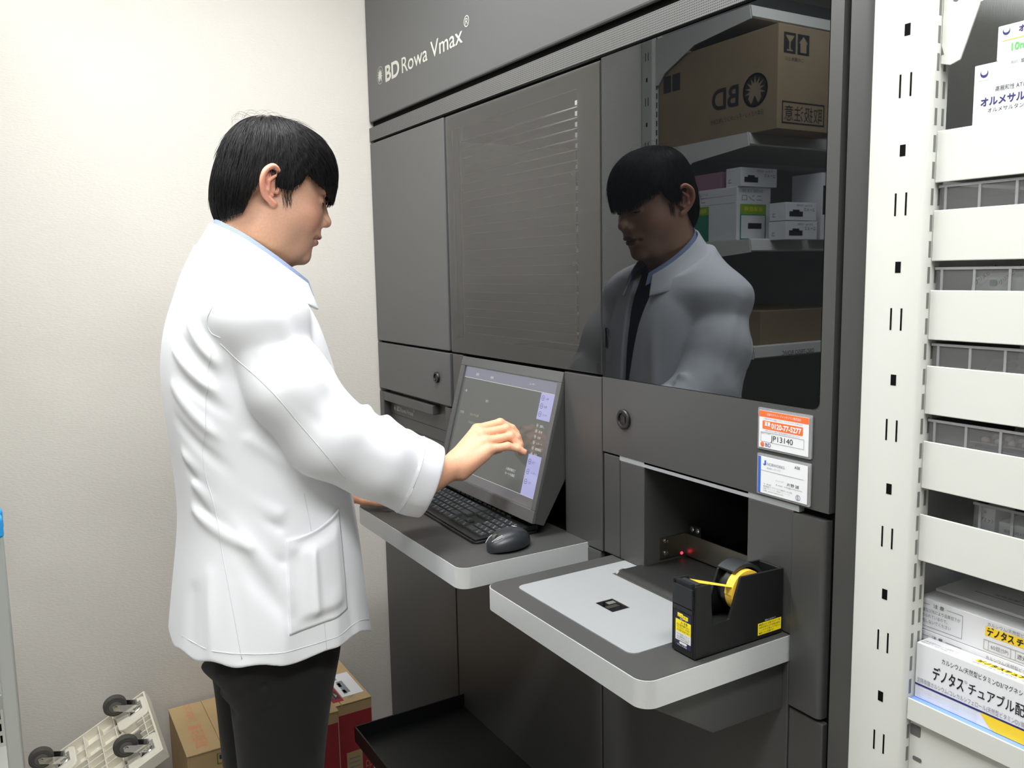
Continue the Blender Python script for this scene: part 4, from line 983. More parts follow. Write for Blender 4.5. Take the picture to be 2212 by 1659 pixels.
for a in (0.022, 0.092, 0.132, 0.172, 0.212, 0.252, 0.30): m.box(a, a + 0.0025, 0.004, WW - 0.006, zb + 0.004, -0.004)
for b_ in (0.055, 0.100, 0.122, 0.150, 0.172, 0.225): m.box(0.005, hx0 if 0.09 < b_ < 0.18 else LL - 0.005, b_, b_ + 0.0025, zb + 0.004, -0.004); 
for b_ in (0.100, 0.122, 0.150, 0.172): m.box(hx1, LL - 0.005, b_, b_ + 0.0025, zb + 0.004, -0.004)
dk_ = dput('deck', m, M['dolly'], DO)
for (a, b_) in ((0.045, 0.05), (0.045, WW - 0.05), (0.240, 0.05), (0.240, WW - 0.05)):
    dput('caster_pad', MB().prism(rrect(a - 0.042, a + 0.042, b_ - 0.042, b_ + 0.042, 0.016), 'z', zb + 0.004, -0.002), M['dolly'], dk_, bevel=0.003)
for i, (a, b_) in enumerate(((0.034, 0.045), (0.034, WW - 0.045), (0.230, 0.045), (0.230, WW - 0.045))):
    ca = dput('caster', MB().box(a - 0.018, a + 0.018, b_ - 0.018, b_ + 0.018, -0.002, 0.001).cyl((a, b_, 0.001), (a, b_, 0.012), 0.015, 0.013, 20), M['chrome'], DO)
    wc = (a + 0.030, b_, 0.042)
    fk = MB()
    for s_ in (-1, 1): fk.prism([(a - 0.014, 0.010), (a + 0.014, 0.010), (wc[0] + 0.008, wc[2] - 0.004), (wc[0] + 0.004, wc[2] + 0.008), (wc[0] - 0.006, wc[2] + 0.006)], 'y', b_ + s_ * 0.0125 - 0.001, b_ + s_ * 0.0125 + 0.001)
    fk.box(a - 0.014, a + 0.014, b_ - 0.0125, b_ + 0.0125, 0.009, 0.012); fk.cyl((wc[0], b_ - 0.016, wc[2]), (wc[0], b_ + 0.016, wc[2]), 0.0045, n=12)
    dput('fork', fk, M['chrome'], ca)
    auto_smooth(dput('tyre', MB().lathe((wc[0], b_ - 0.0095, wc[2]), (0, 1, 0), [(0.019, 0), (0.0255, 0.001), (0.028, 0.0045), (0.028, 0.0145), (0.0255, 0.018), (0.019, 0.019)], 32), M['rubber'], ca))
    auto_smooth(dput('hub', MB().lathe((wc[0], b_ - 0.0100, wc[2]), (0, 1, 0), [(0.006, -0.001), (0.018, 0.001), (0.0192, 0.0), (0.0192, 0.020), (0.018, 0.019), (0.006, 0.021)], 28), M['hub'], ca))
cr = MB().box(0.055, 0.320, -0.955, -0.800, 0.0, 0.005)
for q in ((0.055, 0.060, -0.955, -0.800), (0.315, 0.320, -0.955, -0.800), (0.060, 0.315, -0.955, -0.950), (0.060, 0.315, -0.805, -0.800)): cr.prism([(q[0], q[2]), (q[1], q[2]), (q[1], q[3]), (q[0], q[3])], 'z', 0.005, 0.150)
tag(obj('crate', cr, M['dolly'], bevel=0.002), 'low cream plastic crate underneath the upturned dolly', 'crate')

# folded aluminium step ladder at the left edge
LD = thing('step_ladder', 'folded aluminium step ladder with blue caps at the left edge', 'ladder', (0.59, -1.00, 0.0))
alu2 = mat('satin_aluminium', rgb(205, 210, 208), 0.42, 0.75)
for (xa, xb) in ((0.550, 0.575), (0.605, 0.635)):
    obj('rail', MB().prism([(-0.9995, 0.02), (-0.9945, 0.98), (-1.020, 0.98), (-1.025, 0.02)], 'x', xa, xb), alu2, LD, bevel=0.003)
    obj('cap', MB().box(xa - 0.002, xb + 0.002, -1.024, -0.9925, 0.975, 1.015), M['blue_cap'], LD, bevel=0.006)
    obj('foot', MB().box(xa - 0.002, xb + 0.002, -1.028, -0.9975, 0.0, 0.04), M['rubber'], LD, bevel=0.003)
for k in range(4):
    obj('step', MB().box(0.57, 0.61, -1.30, -1.002, 0.20 + 0.22 * k, 0.23 + 0.22 * k), alu2, LD, bevel=0.002)
obj('rail', MB().box(0.560, 0.630, -1.325, -1.300, 0.02, 0.98), alu2, LD, bevel=0.003)
# ------------------------------------------------------------------ the person: signed-distance sculpting, meshed by surface nets
def polygonize(fn, lo, hi, h, newton=2, slack=1.0):
    n = 8; lo = np.array(lo, float); hi = np.array(hi, float)
    nb = np.ceil((hi - lo) / (h * n)).astype(int)
    gb = np.stack(np.meshgrid(*[np.arange(k) for k in nb], indexing='ij'), -1).reshape(-1, 3)
    cen = lo + (gb + 0.5) * n * h
    d = np.concatenate([fn(cen[i:i + 200000]) for i in range(0, len(cen), 200000)])
    gb = gb[np.abs(d) < n * h * 0.9 * slack + 0.006]
    off = np.stack(np.meshgrid(*[np.arange(n + 1)] * 3, indexing='ij'), -1)
    NY, NZ = int(nb[1] * n + 4), int(nb[2] * n + 4)
    ids = []; pos = []; quads = []
    for c0 in range(0, len(gb), 600):
        g = gb[c0:c0 + 600]; B = len(g)
        gi = g[:, None, None, None, :] * n + off[None]
        D = fn((lo + gi * h).reshape(-1, 3)).reshape(B, n + 1, n + 1, n + 1)
        S = D < 0
        cs = [S[:, i:n + i, j:n + j, k:n + k] for i in (0, 1) for j in (0, 1) for k in (0, 1)]
        cnt = sum(c.astype(np.int8) for c in cs)
        bi, ci, cj, ck = np.nonzero((cnt > 0) & (cnt < 8))
        if len(bi) == 0: continue
        acc = np.zeros((len(bi), 3)); num = np.zeros(len(bi))
        for ax in range(3):
            for u in (0, 1):
                for v in (0, 1):
                    a = [0, 0, 0]; o = [q for q in range(3) if q != ax]; a[o[0]] = u; a[o[1]] = v
                    b_ = list(a); b_[ax] = 1
                    d0 = D[bi, ci + a[0], cj + a[1], ck + a[2]]; d1 = D[bi, ci + b_[0], cj + b_[1], ck + b_[2]]
                    m = (d0 < 0) != (d1 < 0)
                    t = np.where(m, d0 / np.where(m, d0 - d1, 1), 0)
                    p = np.zeros((len(bi), 3)); p[:] = a; p[:, ax] = t
                    acc += p * m[:, None]; num += m
        cell = g[bi] * n + np.stack([ci, cj, ck], -1)
        pos.append(lo + (cell + acc / num[:, None]) * h)
        cid = lambda q: ((q[:, 0] + 1) * NY + (q[:, 1] + 1)) * NZ + q[:, 2] + 1
        ids.append(cid(cell))
        for ax in range(3):
            sl0 = [slice(None)] + [slice(0, n)] * 3; sl1 = list(sl0); sl1[ax + 1] = slice(1, n + 1)
            A = S[tuple(sl0)]; Bq = S[tuple(sl1)]
            bi, ci, cj, ck = np.nonzero(A != Bq)
            base = g[bi] * n + np.stack([ci, cj, ck], -1)
            o1, o2 = (ax + 1) % 3, (ax + 2) % 3
            def sh(p, q):
                r = base.copy(); r[:, o1] -= p; r[:, o2] -= q; return cid(r)
            qd = np.stack([sh(1, 1), sh(0, 1), sh(0, 0), sh(1, 0)], -1)
            fl = ~A[bi, ci, cj, ck]
            qd[fl] = qd[fl][:, ::-1]
            quads.append(qd)
    ids = np.concatenate(ids); pos = np.concatenate(pos); quads = np.concatenate(quads)
    o = np.argsort(ids); ids = ids[o]; pos = pos[o]
    ix = np.searchsorted(ids, quads); ix = np.clip(ix, 0, len(ids) - 1)
    ok = (ids[ix] == quads).all(1); ix = ix[ok]
    e = h * 0.4
    T4 = np.array([[1, -1, -1], [-1, -1, 1], [-1, 1, -1], [1, 1, 1]], float)
    for _ in range(newton):
        f = [fn(pos + t * e) for t in T4]
        gr = sum(f[i][:, None] * T4[i] for i in range(4)) / (4 * e)
        d = sum(f) / 4
        st_ = -d[:, None] * gr / np.maximum((gr ** 2).sum(1), 0.05)[:, None]
        l = np.linalg.norm(st_, axis=1); st_ *= np.minimum(1, 0.6 * h / np.maximum(l, 1e-9))[:, None]
        pos = pos + st_
    return pos, ix

def np_mesh(name, V, Q, mats, parent, midx=None, colors=None, smooth=True):
    me = bpy.data.meshes.new(name)
    L = root_of(parent).location; V = V - np.array(L)
    me.vertices.add(len(V)); me.vertices.foreach_set('co', V.astype(np.float32).ravel())
    k = Q.shape[1]
    me.loops.add(Q.size); me.loops.foreach_set('vertex_index', Q.astype(np.int32).ravel())
    me.polygons.add(len(Q)); me.polygons.foreach_set('loop_start', np.arange(0, Q.size, k, dtype=np.int32)); me.polygons.foreach_set('loop_total', np.full(len(Q), k, dtype=np.int32))
    for m in (mats if isinstance(mats, (list, tuple)) else [mats]): me.materials.append(m)
    if midx is not None: me.polygons.foreach_set('material_index', midx.astype(np.int32))
    me.polygons.foreach_set('use_smooth', [smooth] * len(Q))
    if colors is not None:
        a = me.color_attributes.new('tone', 'FLOAT_COLOR', 'POINT')
        a.data.foreach_set('color', np.concatenate([colors, np.ones((len(V), 1))], 1).astype(np.float32).ravel())
    me.update(calc_edges=True); me.validate()
    o = bpy.data.objects.new(name, me); COL.objects.link(o); o.parent = parent
    return o

def smin(a, b, k):
    h = np.maximum(k - np.abs(a - b), 0) / k
    return np.minimum(a, b) - h * h * k * 0.25
def smax(a, b, k): return -smin(-a, -b, k)
def cap(p, a, b, ra, rb=None):
    rb = ra if rb is None else rb
    a = np.asarray(a, float); b = np.asarray(b, float); ab = b - a
    t = np.clip(((p - a) @ ab) / (ab @ ab), 0, 1)
    return np.linalg.norm(p - a - t[:, None] * ab, axis=1) - (ra + (rb - ra) * t)
def ell(p, c, r):
    q = (p - np.asarray(c, float)); r = np.asarray(r, float)
    k0 = np.linalg.norm(q / r, axis=1); k1 = np.linalg.norm(q / (r * r), axis=1)
    return k0 * (k0 - 1) / np.maximum(k1, 1e-9)
def chain(p, pts, rs, k):
    d = None
    for i in range(len(pts) - 1):
        q = cap(p, pts[i], pts[i + 1], rs[i], rs[i + 1])
        d = q if d is None else smin(d, q, k)
    return d
def sstep(x, a, b):
    t = np.clip((x - a) / (b - a), 0, 1); return t * t * (3 - 2 * t)

# head frame: u to the side, v forward, w up; the head is bowed
HO = np.array([0.700, -0.505, 1.605]); HT = math.radians(18); HC, HS = math.cos(HT), math.sin(HT)
def to_head(p):
    d = p - HO
    return np.stack([d[:, 0], d[:, 1] * HC - d[:, 2] * HS, d[:, 1] * HS + d[:, 2] * HC], -1)
def from_head(q):
    q = np.atleast_2d(np.asarray(q, float))
    return HO + np.stack([q[:, 0], q[:, 1] * HC + q[:, 2] * HS, -q[:, 1] * HS + q[:, 2] * HC], -1)

def fine(pts, rs, n=4):
    P = np.array(pts, float); P = np.vstack([2 * P[0] - P[1], P, 2 * P[-1] - P[-2]]); out = []; ro = []
    for i in range(1, len(P) - 2):
        for k in range(n):
            t = k / n
            out.append(0.5 * (2 * P[i] + (P[i + 1] - P[i - 1]) * t + (2 * P[i - 1] - 5 * P[i] + 4 * P[i + 1] - P[i + 2]) * t * t + (3 * P[i] - P[i - 1] - 3 * P[i + 1] + P[i + 2]) * t ** 3)); ro.append(rs[i - 1] * (1 - t) + rs[i] * t)
    out.append(P[-2]); ro.append(rs[-1]); return out, ro
HELIX, HELR = fine([(0.0735, 0.004, 0.016), (0.0800, 0.000, 0.030), (0.0870, -0.014, 0.0345), (0.0925, -0.0265, 0.0200), (0.0915, -0.0265, -0.001), (0.0850, -0.0150, -0.0185), (0.0790, 0.0020, -0.0285), (0.0765, 0.0090, -0.0300)],
                [0.0036, 0.0040, 0.0044, 0.0046, 0.0044, 0.0042, 0.0052, 0.0048])
def head_sdf(q):
    """q in head frame"""
    a = q.copy(); a[:, 0] = np.abs(a[:, 0])
    d = ell(q, (0, 0.006, 0.045), (0.0745, 0.098, 0.083))
    d = smin(d, ell(q, (0, 0.046, -0.022), (0.066, 0.079, 0.092)), 0.03)
    d = smin(d, ell(q, (0, 0.058, -0.083), (0.050, 0.059, 0.045)), 0.025)
    d = smin(d, ell(a, (0.043, 0.068, -0.024), (0.026, 0.034, 0.028)), 0.025)        # cheek
    d = smin(d, ell(a, (0.052, 0.020, -0.062), (0.018, 0.036, 0.042)), 0.03)        # jaw corner
    d = smin(d, ell(a, (0.0, 0.109, -0.101), (0.019, 0.012, 0.013)), 0.018)          # chin
    d = smin(d, ell(a, (0.020, 0.104, 0.036), (0.030, 0.018, 0.010)), 0.014)         # brow
    d = smax(d, -ell(a, (0.031, 0.126, 0.015), (0.019, 0.018, 0.0105)), 0.012)       # socket
    d = smin(d, ell(a, (0.031, 0.1005, 0.0125), (0.0150, 0.0110, 0.0105)), 0.005)    # lid
    nose = cap(q, (0, 0.116, 0.018), (0, 0.1325, -0.015), 0.0068, 0.0105)
    nose = smin(nose, ell(q, (0, 0.1345, -0.0195), (0.0108, 0.0115, 0.0098)), 0.008)
    nose = smin(nose, ell(a, (0.0135, 0.1255, -0.0245), (0.0072, 0.0100, 0.0078)), 0.006)
    nose = smax(nose, -ell(a, (0.0068, 0.1290, -0.0335), (0.0038, 0.0060, 0.0042)), 0.003)
    d = smin(d, nose, 0.010)
    d = smin(d, ell(q, (0, 0.108, -0.052), (0.030, 0.022, 0.020)), 0.012)            # muzzle
    lip = smin(ell(q, (0, 0.1255, -0.0530), (0.0215, 0.0075, 0.0055)), ell(q, (0, 0.1220, -0.0660), (0.0190, 0.0080, 0.0066)), 0.0025)
    d = smin(d, lip, 0.004)
    d = smax(d, -ell(q, (0, 0.128, -0.0595), (0.026, 0.012, 0.0014)), 0.003)         # mouth line
    d = smax(d, -ell(a, (0.0265, 0.116, -0.0605), (0.0045, 0.008, 0.0030)), 0.008)
    # ears
    hel = chain(a, HELIX, HELR, 0.003) if True else chain(a, [(0.0735, 0.004, 0.016), (0.0800, 0.000, 0.030), (0.0870, -0.014, 0.0345), (0.0925, -0.0265, 0.0200), (0.0915, -0.0265, -0.001), (0.0850, -0.0150, -0.0185), (0.0790, 0.0020, -0.0285), (0.0765, 0.0090, -0.0300)],
                [0.0036, 0.0040, 0.0044, 0.0046, 0.0044, 0.0042, 0.0052, 0.0048], 0.004)
    con = ell(a @ np.array([[0.94, -0.34, 0], [0.34, 0.94, 0], [0, 0, 1.0]]), (0.0790 * 0.94 - 0.010 * 0.34, -0.0790 * 0.34 - 0.010 * 0.94, 0.003), (0.0034, 0.0175, 0.0300))
    ant = chain(a, [(0.0840, -0.004, 0.020), (0.0870, -0.0150, 0.006), (0.0850, -0.010, -0.010), (0.0810, 0.000, -0.0165)], [0.0028, 0.0034, 0.0034, 0.003], 0.004)
    e = smin(smin(hel, con, 0.005), ant, 0.004)
    e = smax(e, -ell(a, (0.0870, -0.0015, -0.0045), (0.0075, 0.0070, 0.0095)), 0.004)
    e = smin(e, ell(a, (0.0780, 0.0070, -0.0050), (0.0050, 0.0045, 0.0070)), 0.003)
    return smin(d, e, 0.006)

# hands: joints in world coordinates
RH = dict(
    wrist=[(0.866, -0.270, 1.016), (0.852, -0.178, 1.045)],
    palm=[((0.842, -0.172, 1.056), (0.840, -0.121, 1.110), 0.0165, 0.0115), ((0.848, -0.174, 1.050), (0.857, -0.121, 1.102), 0.0175, 0.0115), ((0.854, -0.176, 1.043), (0.873, -0.120, 1.089), 0.0175, 0.0110), ((0.860, -0.178, 1.034), (0.885, -0.120, 1.073), 0.0185, 0.0120), ((0.864, -0.170, 1.028), (0.884, -0.125, 1.064), 0.0150, 0.0105), ((0.850, -0.176, 1.040), (0.862, -0.128, 1.076), 0.016, 0.014)],
    fingers=[[(0.840, -0.119, 1.1105), (0.848, -0.068, 1.1195), (0.858, -0.045, 1.107), (0.866, -0.032, 1.089)],
             [(0.858, -0.119, 1.1025), (0.870, -0.066, 1.1100), (0.882, -0.047, 1.092), (0.888, -0.041, 1.073)],
             [(0.874, -0.118, 1.089), (0.888, -0.067, 1.0965), (0.899, -0.053, 1.078), (0.904, -0.050, 1.062)],
             [(0.886, -0.117, 1.075), (0.900, -0.081, 1.0790), (0.909, -0.062, 1.0735), (0.914, -0.050, 1.0655)]],
    rad=[(0.0098, 0.0088, 0.0076, 0.0066), (0.0100, 0.0090, 0.0078, 0.0067), (0.0096, 0.0086, 0.0074, 0.0064), (0.0088, 0.0078, 0.0068, 0.0060)],
    thumb=[(0.846, -0.165, 1.038), (0.828, -0.128, 1.050), (0.832, -0.095, 1.056), (0.842, -0.068, 1.060)], trad=(0.0145, 0.0115, 0.0095, 0.0075))
LH = dict(
    wrist=[(0.500, -0.400, 0.985), (0.545, -0.325, 0.944)],
    palm=[((0.532, -0.318, 0.940), (0.560, -0.235, 0.937), 0.016, 0.0105), ((0.541, -0.320, 0.941), (0.579, -0.232, 0.939), 0.0175, 0.0110), ((0.549, -0.323, 0.941), (0.598, -0.236, 0.938), 0.0175, 0.0110), ((0.556, -0.328, 0.940), (0.614, -0.246, 0.936), 0.016, 0.0110)],
    fingers=[[(0.560, -0.235, 0.937), (0.572, -0.196, 0.941), (0.580, -0.172, 0.936), (0.584, -0.156, 0.929)],
             [(0.579, -0.232, 0.939), (0.596, -0.189, 0.945), (0.606, -0.163, 0.939), (0.611, -0.146, 0.930)],
             [(0.598, -0.236, 0.938), (0.618, -0.195, 0.944), (0.629, -0.170, 0.938), (0.635, -0.154, 0.930)],
             [(0.614, -0.246, 0.936), (0.637, -0.211, 0.942), (0.650, -0.189, 0.937), (0.657, -0.174, 0.930)]],
    rad=[(0.0086, 0.0078, 0.0068, 0.0060), (0.0096, 0.0086, 0.0074, 0.0064), (0.0100, 0.0090, 0.0078, 0.0067), (0.0098, 0.0088, 0.0076, 0.0066)],
    thumb=[(0.556, -0.312, 0.934), (0.598, -0.290, 0.929), (0.628, -0.268, 0.927), (0.648, -0.248, 0.925)], trad=(0.0145, 0.0115, 0.0095, 0.0075))
def hand_sdf(p, Hd):
    d = cap(p, Hd['wrist'][0], Hd['wrist'][1], 0.0315, 0.0262)
    for a, b_, ra, rb in Hd['palm']: d = smin(d, cap(p, a, b_, ra, rb), 0.012)
    d = smin(d, chain(p, Hd['thumb'], Hd['trad'], 0.004), 0.010)
    f = None
    for pts, rs in zip(Hd['fingers'], Hd['rad']):
        rs = [r * 1.08 for r in rs]; q = chain(p, pts, rs, 0.003)
        kn = np.linalg.norm(p - np.array(pts[1]), axis=1) - rs[1] * 1.06
        q = smin(q, kn, 0.003)
        f = q if f is None else smin(f, q, 0.0022)
    return smin(d, f, 0.007)

SHO_R, ELB_R = np.array([0.862, -0.562, 1.372]), np.array([0.902, -0.450, 1.118])
SHO_L, ELB_L = np.array([0.538, -0.548, 1.372]), np.array([0.462, -0.470, 1.110])
def body_sdf(p):
    d = np.full(len(p), 1.0)
    hd = np.linalg.norm(p - np.array([0.70, -0.50, 1.60]), axis=1) < 0.30
    if hd.any(): d[hd] = head_sdf(to_head(p[hd]))
    nk = np.linalg.norm(p - np.array([0.70, -0.56, 1.48]), axis=1) < 0.40
    if nk.any():
        P = p[nk]
        b1 = from_head((0, 0.000, -0.055))[0]; b2 = np.array([0.70, -0.560, 1.43])
        neck = cap(P, b1, b2, 0.053, 0.060)
        neck = smin(neck, cap(P, from_head((0, -0.030, -0.03))[0], (0.70, -0.575, 1.45), 0.036, 0.046), 0.03)
        neck = smin(neck, cap(P, from_head((0, 0.050, -0.100))[0], (0.70, -0.54, 1.42), 0.036, 0.045), 0.03)
        d[nk] = smin(d[nk], neck, 0.028)
    tr = p[:, 2] < 1.60
    if tr.any():
        P = p[tr]
        t = smin(ell(P, (0.70, -0.555, 1.23), (0.150, 0.100, 0.19)), ell(P, (0.70, -0.545, 1.02), (0.150, 0.110, 0.26)), 0.06)
        t = smin(t, cap(P, (0.70, -0.575, 1.385), SHO_R - (0.04, 0, 0.015), 0.05, 0.045), 0.05); t = smin(t, cap(P, (0.70, -0.575, 1.385), SHO_L + (0.04, 0, -0.015), 0.05, 0.045), 0.05)
        t = smin(t, cap(P, SHO_R, ELB_R, 0.050, 0.040), 0.03); t = smin(t, cap(P, ELB_R, RH['wrist'][0], 0.040, 0.028), 0.02)
        t = smin(t, cap(P, SHO_L, ELB_L, 0.050, 0.040), 0.03); t = smin(t, cap(P, ELB_L, LH['wrist'][0], 0.040, 0.028), 0.02)
        for s_, x in ((1, 0.785), (-1, 0.615)):
            t = smin(t, cap(P, (x, -0.555, 0.86), (x, -0.56, 0.48), 0.085, 0.052), 0.04); t = smin(t, cap(P, (x, -0.56, 0.48), (x, -0.58, 0.09), 0.050, 0.036), 0.03)
            t = smin(t, cap(P, (x, -0.575, 0.055), (x, -0.42, 0.045), 0.032, 0.028), 0.03)
        d[tr] = smin(d[tr], t, 0.03)
    for Hd in (RH, LH):
        c = np.array(Hd['palm'][1][1])
        m = np.linalg.norm(p - c, axis=1) < 0.26
        if m.any(): d[m] = smin(d[m], hand_sdf(p[m], Hd), 0.008)
    return d

PE = thing('person', 'person with black hair in a white coat and black trousers, touching the screen', 'person', (0.70, -0.545, 0.0))
V, Q = polygonize(body_sdf, (0.38, -0.80, 0.0), (1.00, -0.02, 1.76), 0.0021)
q = to_head(V)
col = np.tile(np.array(rgb(208, 161, 135)[:3]), (len(V), 1))
def tint(mask, c):
    global col
    col = col * (1 - mask[:, None]) + np.array(rgb(*c)[:3]) * mask[:, None]
ishead = np.linalg.norm(V - HO, axis=1) < 0.26
w_, v_, u_ = q[:, 2], q[:, 1], np.abs(q[:, 0])
tint(ishead * sstep(-w_, 0.07, 0.13) * sstep(0.10 - v_, 0, 0.08), (206, 160, 118))
tint(ishead * 0.45 * np.exp(-((u_ - 0.05) ** 2 + (v_ - 0.085) ** 2 + (w_ + 0.02) ** 2) / 0.0007), (205, 132, 112))
tint(ishead * 0.26 * sstep(-w_, 0.035, 0.07) * sstep(v_, 0.02, 0.06), (150, 122, 104))             # shaved beard
tint(ishead * 0.75 * sstep(u_, 0.076, 0.082) * (v_ < 0.016) * (w_ > -0.04), (222, 150, 128))     # ear
tint(ishead * sstep(0.0275 - np.sqrt((u_) ** 2 + ((w_ + 0.0595) * 1.9) ** 2), 0, 0.006) * sstep(v_, 0.118, 0.122), (150, 100, 92))    # lips
ish = np.minimum(hand_sdf(V, RH), hand_sdf(V, LH)) < 0.01
tint(ish * 0.8, (224, 168, 134))
for Hd in (RH, LH):
    for pts, rs in zip(Hd['fingers'], Hd['rad']):
        kd = np.linalg.norm(V - np.array(pts[1]), axis=1); tint(0.35 * np.exp(-(kd / 0.010) ** 2), (205, 130, 104))
        tint(0.5 * np.exp(-(np.linalg.norm(V - np.array(pts[3]), axis=1) / 0.009) ** 2), (220, 150, 130))
M['skin'] = mat('skin', rgb(212, 164, 136), 0.48, spec=0.4, sss=0.12, attr='tone', noise=(260, 0.05), bump=(500, 0.12, 0.0006))
body = np_mesh('body', V, Q, M['skin'], PE, colors=col)

# nails
nl = MB()
for Hd, up in ((RH, (-0.25, 0.45, 0.85)), (LH, (0, 0.25, 1))):
    for pts, rs in zip(Hd['fingers'], Hd['rad']):
        a = Vector(pts[3]); t = (a - Vector(pts[2])).normalized(); n_ = Vector(up); n_ = (n_ - t * n_.dot(t)).normalized(); s_ = t.cross(n_)
        vv = []; r_ = rs[3]
        for i in range(5):
            for j in range(5):
                ang = (j - 2) * 0.38; ll = -0.0058 + 0.0026 * i
                rr = r_ * (1.03 + 0.0 * i) - max(0, ll - 0.002) * 0.25
                vv.append(a + t * ll + n_ * (rr * math.cos(ang)) + s_ * (rr * math.sin(ang)))
        nl.add(vv, [(i * 5 + j, i * 5 + j + 1, (i + 1) * 5 + j + 1, (i + 1) * 5 + j) for i in range(4) for j in range(4)])
no = obj('nails', nl, mat('nail', rgb(240, 196, 178), 0.25), PE, smooth=True)
so = no.modifiers.new('solid', 'SOLIDIFY'); so.thickness = 0.0006; so.offset = 0

# eyes: dark lash line under lowered lids, iris sliver
for s_ in (-1, 1):
    pts = []
    for i in range(9):
        a = -1.0 + 2.0 * i / 8
        qv = np.array([[s_ * (0.031 + 0.0145 * a), 0.1117 - 0.0045 * a * a - 0.001 * a, 0.0075 + 0.0018 * a * a - 0.0008 * a]])
        pts.append(tuple(from_head(qv)[0]))
    obj('eyelash', MB().tube(pts, 0.0011, 6), mat('lash', rgb(22, 18, 17), 0.6), PE, smooth=True)
    c = from_head((s_ * 0.031, 0.1010, 0.0092))[0]
    ev = MB().lathe(Vector(c) - Vector((0, 0.0108, 0)), (0, 1, 0), [(0.0001, 0), (0.006, 0.002), (0.0095, 0.006), (0.0108, 0.0108), (0.0095, 0.0156), (0.006, 0.0196), (0.0001, 0.0216)], 20)
    obj('eye', ev, mat('eye_dark', rgb(30, 22, 20), 0.45), PE, smooth=True)
    pts = [tuple(from_head((s_ * (0.016 + 0.034 * i / 8), 0.1215 - 0.017 * (i / 8) ** 2, 0.0335 + 0.006 * math.sin(i / 8 * 2.2)))[0]) for i in range(9)]
    obj('eyebrow', MB().tube(pts, [0.0012, 0.0022, 0.0027, 0.0028, 0.0027, 0.0025, 0.0022, 0.0017, 0.0008], 8), mat('brow', rgb(25, 22, 21), 0.8), PE, smooth=True)

# hair
HB = np.array([(-0.20, -0.082), (-0.060, -0.082), (-0.048, -0.070), (-0.038, -0.058), (-0.0345, -0.020), (-0.030, -0.008), (-0.018, 0.020), (-0.004, 0.022), (0.0, 0.003), (0.012, 0.001), (0.030, 0.002), (0.036, 0.010), (0.046, 0.022), (0.052, 0.043), (0.060, 0.044), (0.068, 0.040), (0.080, 0.037), (0.095, 0.033), (0.110, 0.027), (0.125, 0.020), (0.2, 0.016)])
def hair_low(v, u): return np.interp(v, HB[:, 0], HB[:, 1])
def hair_shell(q):
    a = np.abs((q - np.array([0, 0.019, 0.032])) / np.array([0.0865, 0.1165, 0.114]))
    k = (a ** 2.35).sum(1) ** (1 / 2.35); d = (k - 1) * 0.092
    d2 = ell(q, (0, -0.034, -0.030), (0.066, 0.053, 0.072))
    return smin(d, d2, 0.03)
def hair_sdf(q):
    d = hair_shell(q)
    tex = 0.0010 * np.sin(q[:, 0] * 160 + q[:, 1] * 310 + 2.5 * np.sin(q[:, 2] * 60)) + 0.0006 * np.sin(q[:, 0] * 420 - q[:, 1] * 520 + q[:, 2] * 100)
    d = d + 0.0024 + tex
    low = hair_low(q[:, 1] + 0.003 * np.sin(q[:, 0] * 200), q[:, 0])
    d = smax(d, (low + 0.002 - q[:, 2]) * 0.55, 0.004)
    # keep the ears and face free
    inner = ell(q, (0, 0.006, 0.04), (0.066, 0.088, 0.075))
    return smax(d, -inner, 0.004)
Vh, Qh = polygonize(hair_sdf, (-0.10, -0.12, -0.10), (0.10, 0.15, 0.16), 0.0022, slack=1.6)
Vh = from_head(Vh)
# strands marched over the shell
rng = np.random.default_rng(3)
NS = 9500; K = 13
whorl = np.array([0.010, -0.040, 0.140])
th = rng.uniform(0, 2 * PI, NS); ct = rng.uniform(-0.95, 1, NS) ; stt = np.sqrt(1 - ct ** 2)
P = np.stack([stt * np.cos(th) * 0.08, 0.015 + stt * np.sin(th) * 0.11, 0.03 + ct * 0.11], -1)
loff = rng.uniform(-0.0030, 0.0010, NS); wild = rng.random(NS) < 0.012; loff[wild] = rng.uniform(0.0005, 0.0015, wild.sum())
def grad(fn, x, e=0.001):
    g = np.stack([fn(x + np.eye(3)[i] * e) - fn(x - np.eye(3)[i] * e) for i in range(3)], -1)
    return g / np.maximum(np.linalg.norm(g, axis=1), 1e-9)[:, None]
for _ in range(4):
    P = P - grad(hair_shell, P) * (hair_shell(P) - loff)[:, None] * 0.8
low = hair_low(P[:, 1], P[:, 0]); keep = P[:, 2] > low + 0.002
P = P[keep]; loff = loff[keep]; wild = wild[keep]; NS = len(P)
ln = rng.uniform(0.028, 0.060, NS) / K
path = [P]
jit = rng.normal(0, 0.11, (NS, 3))
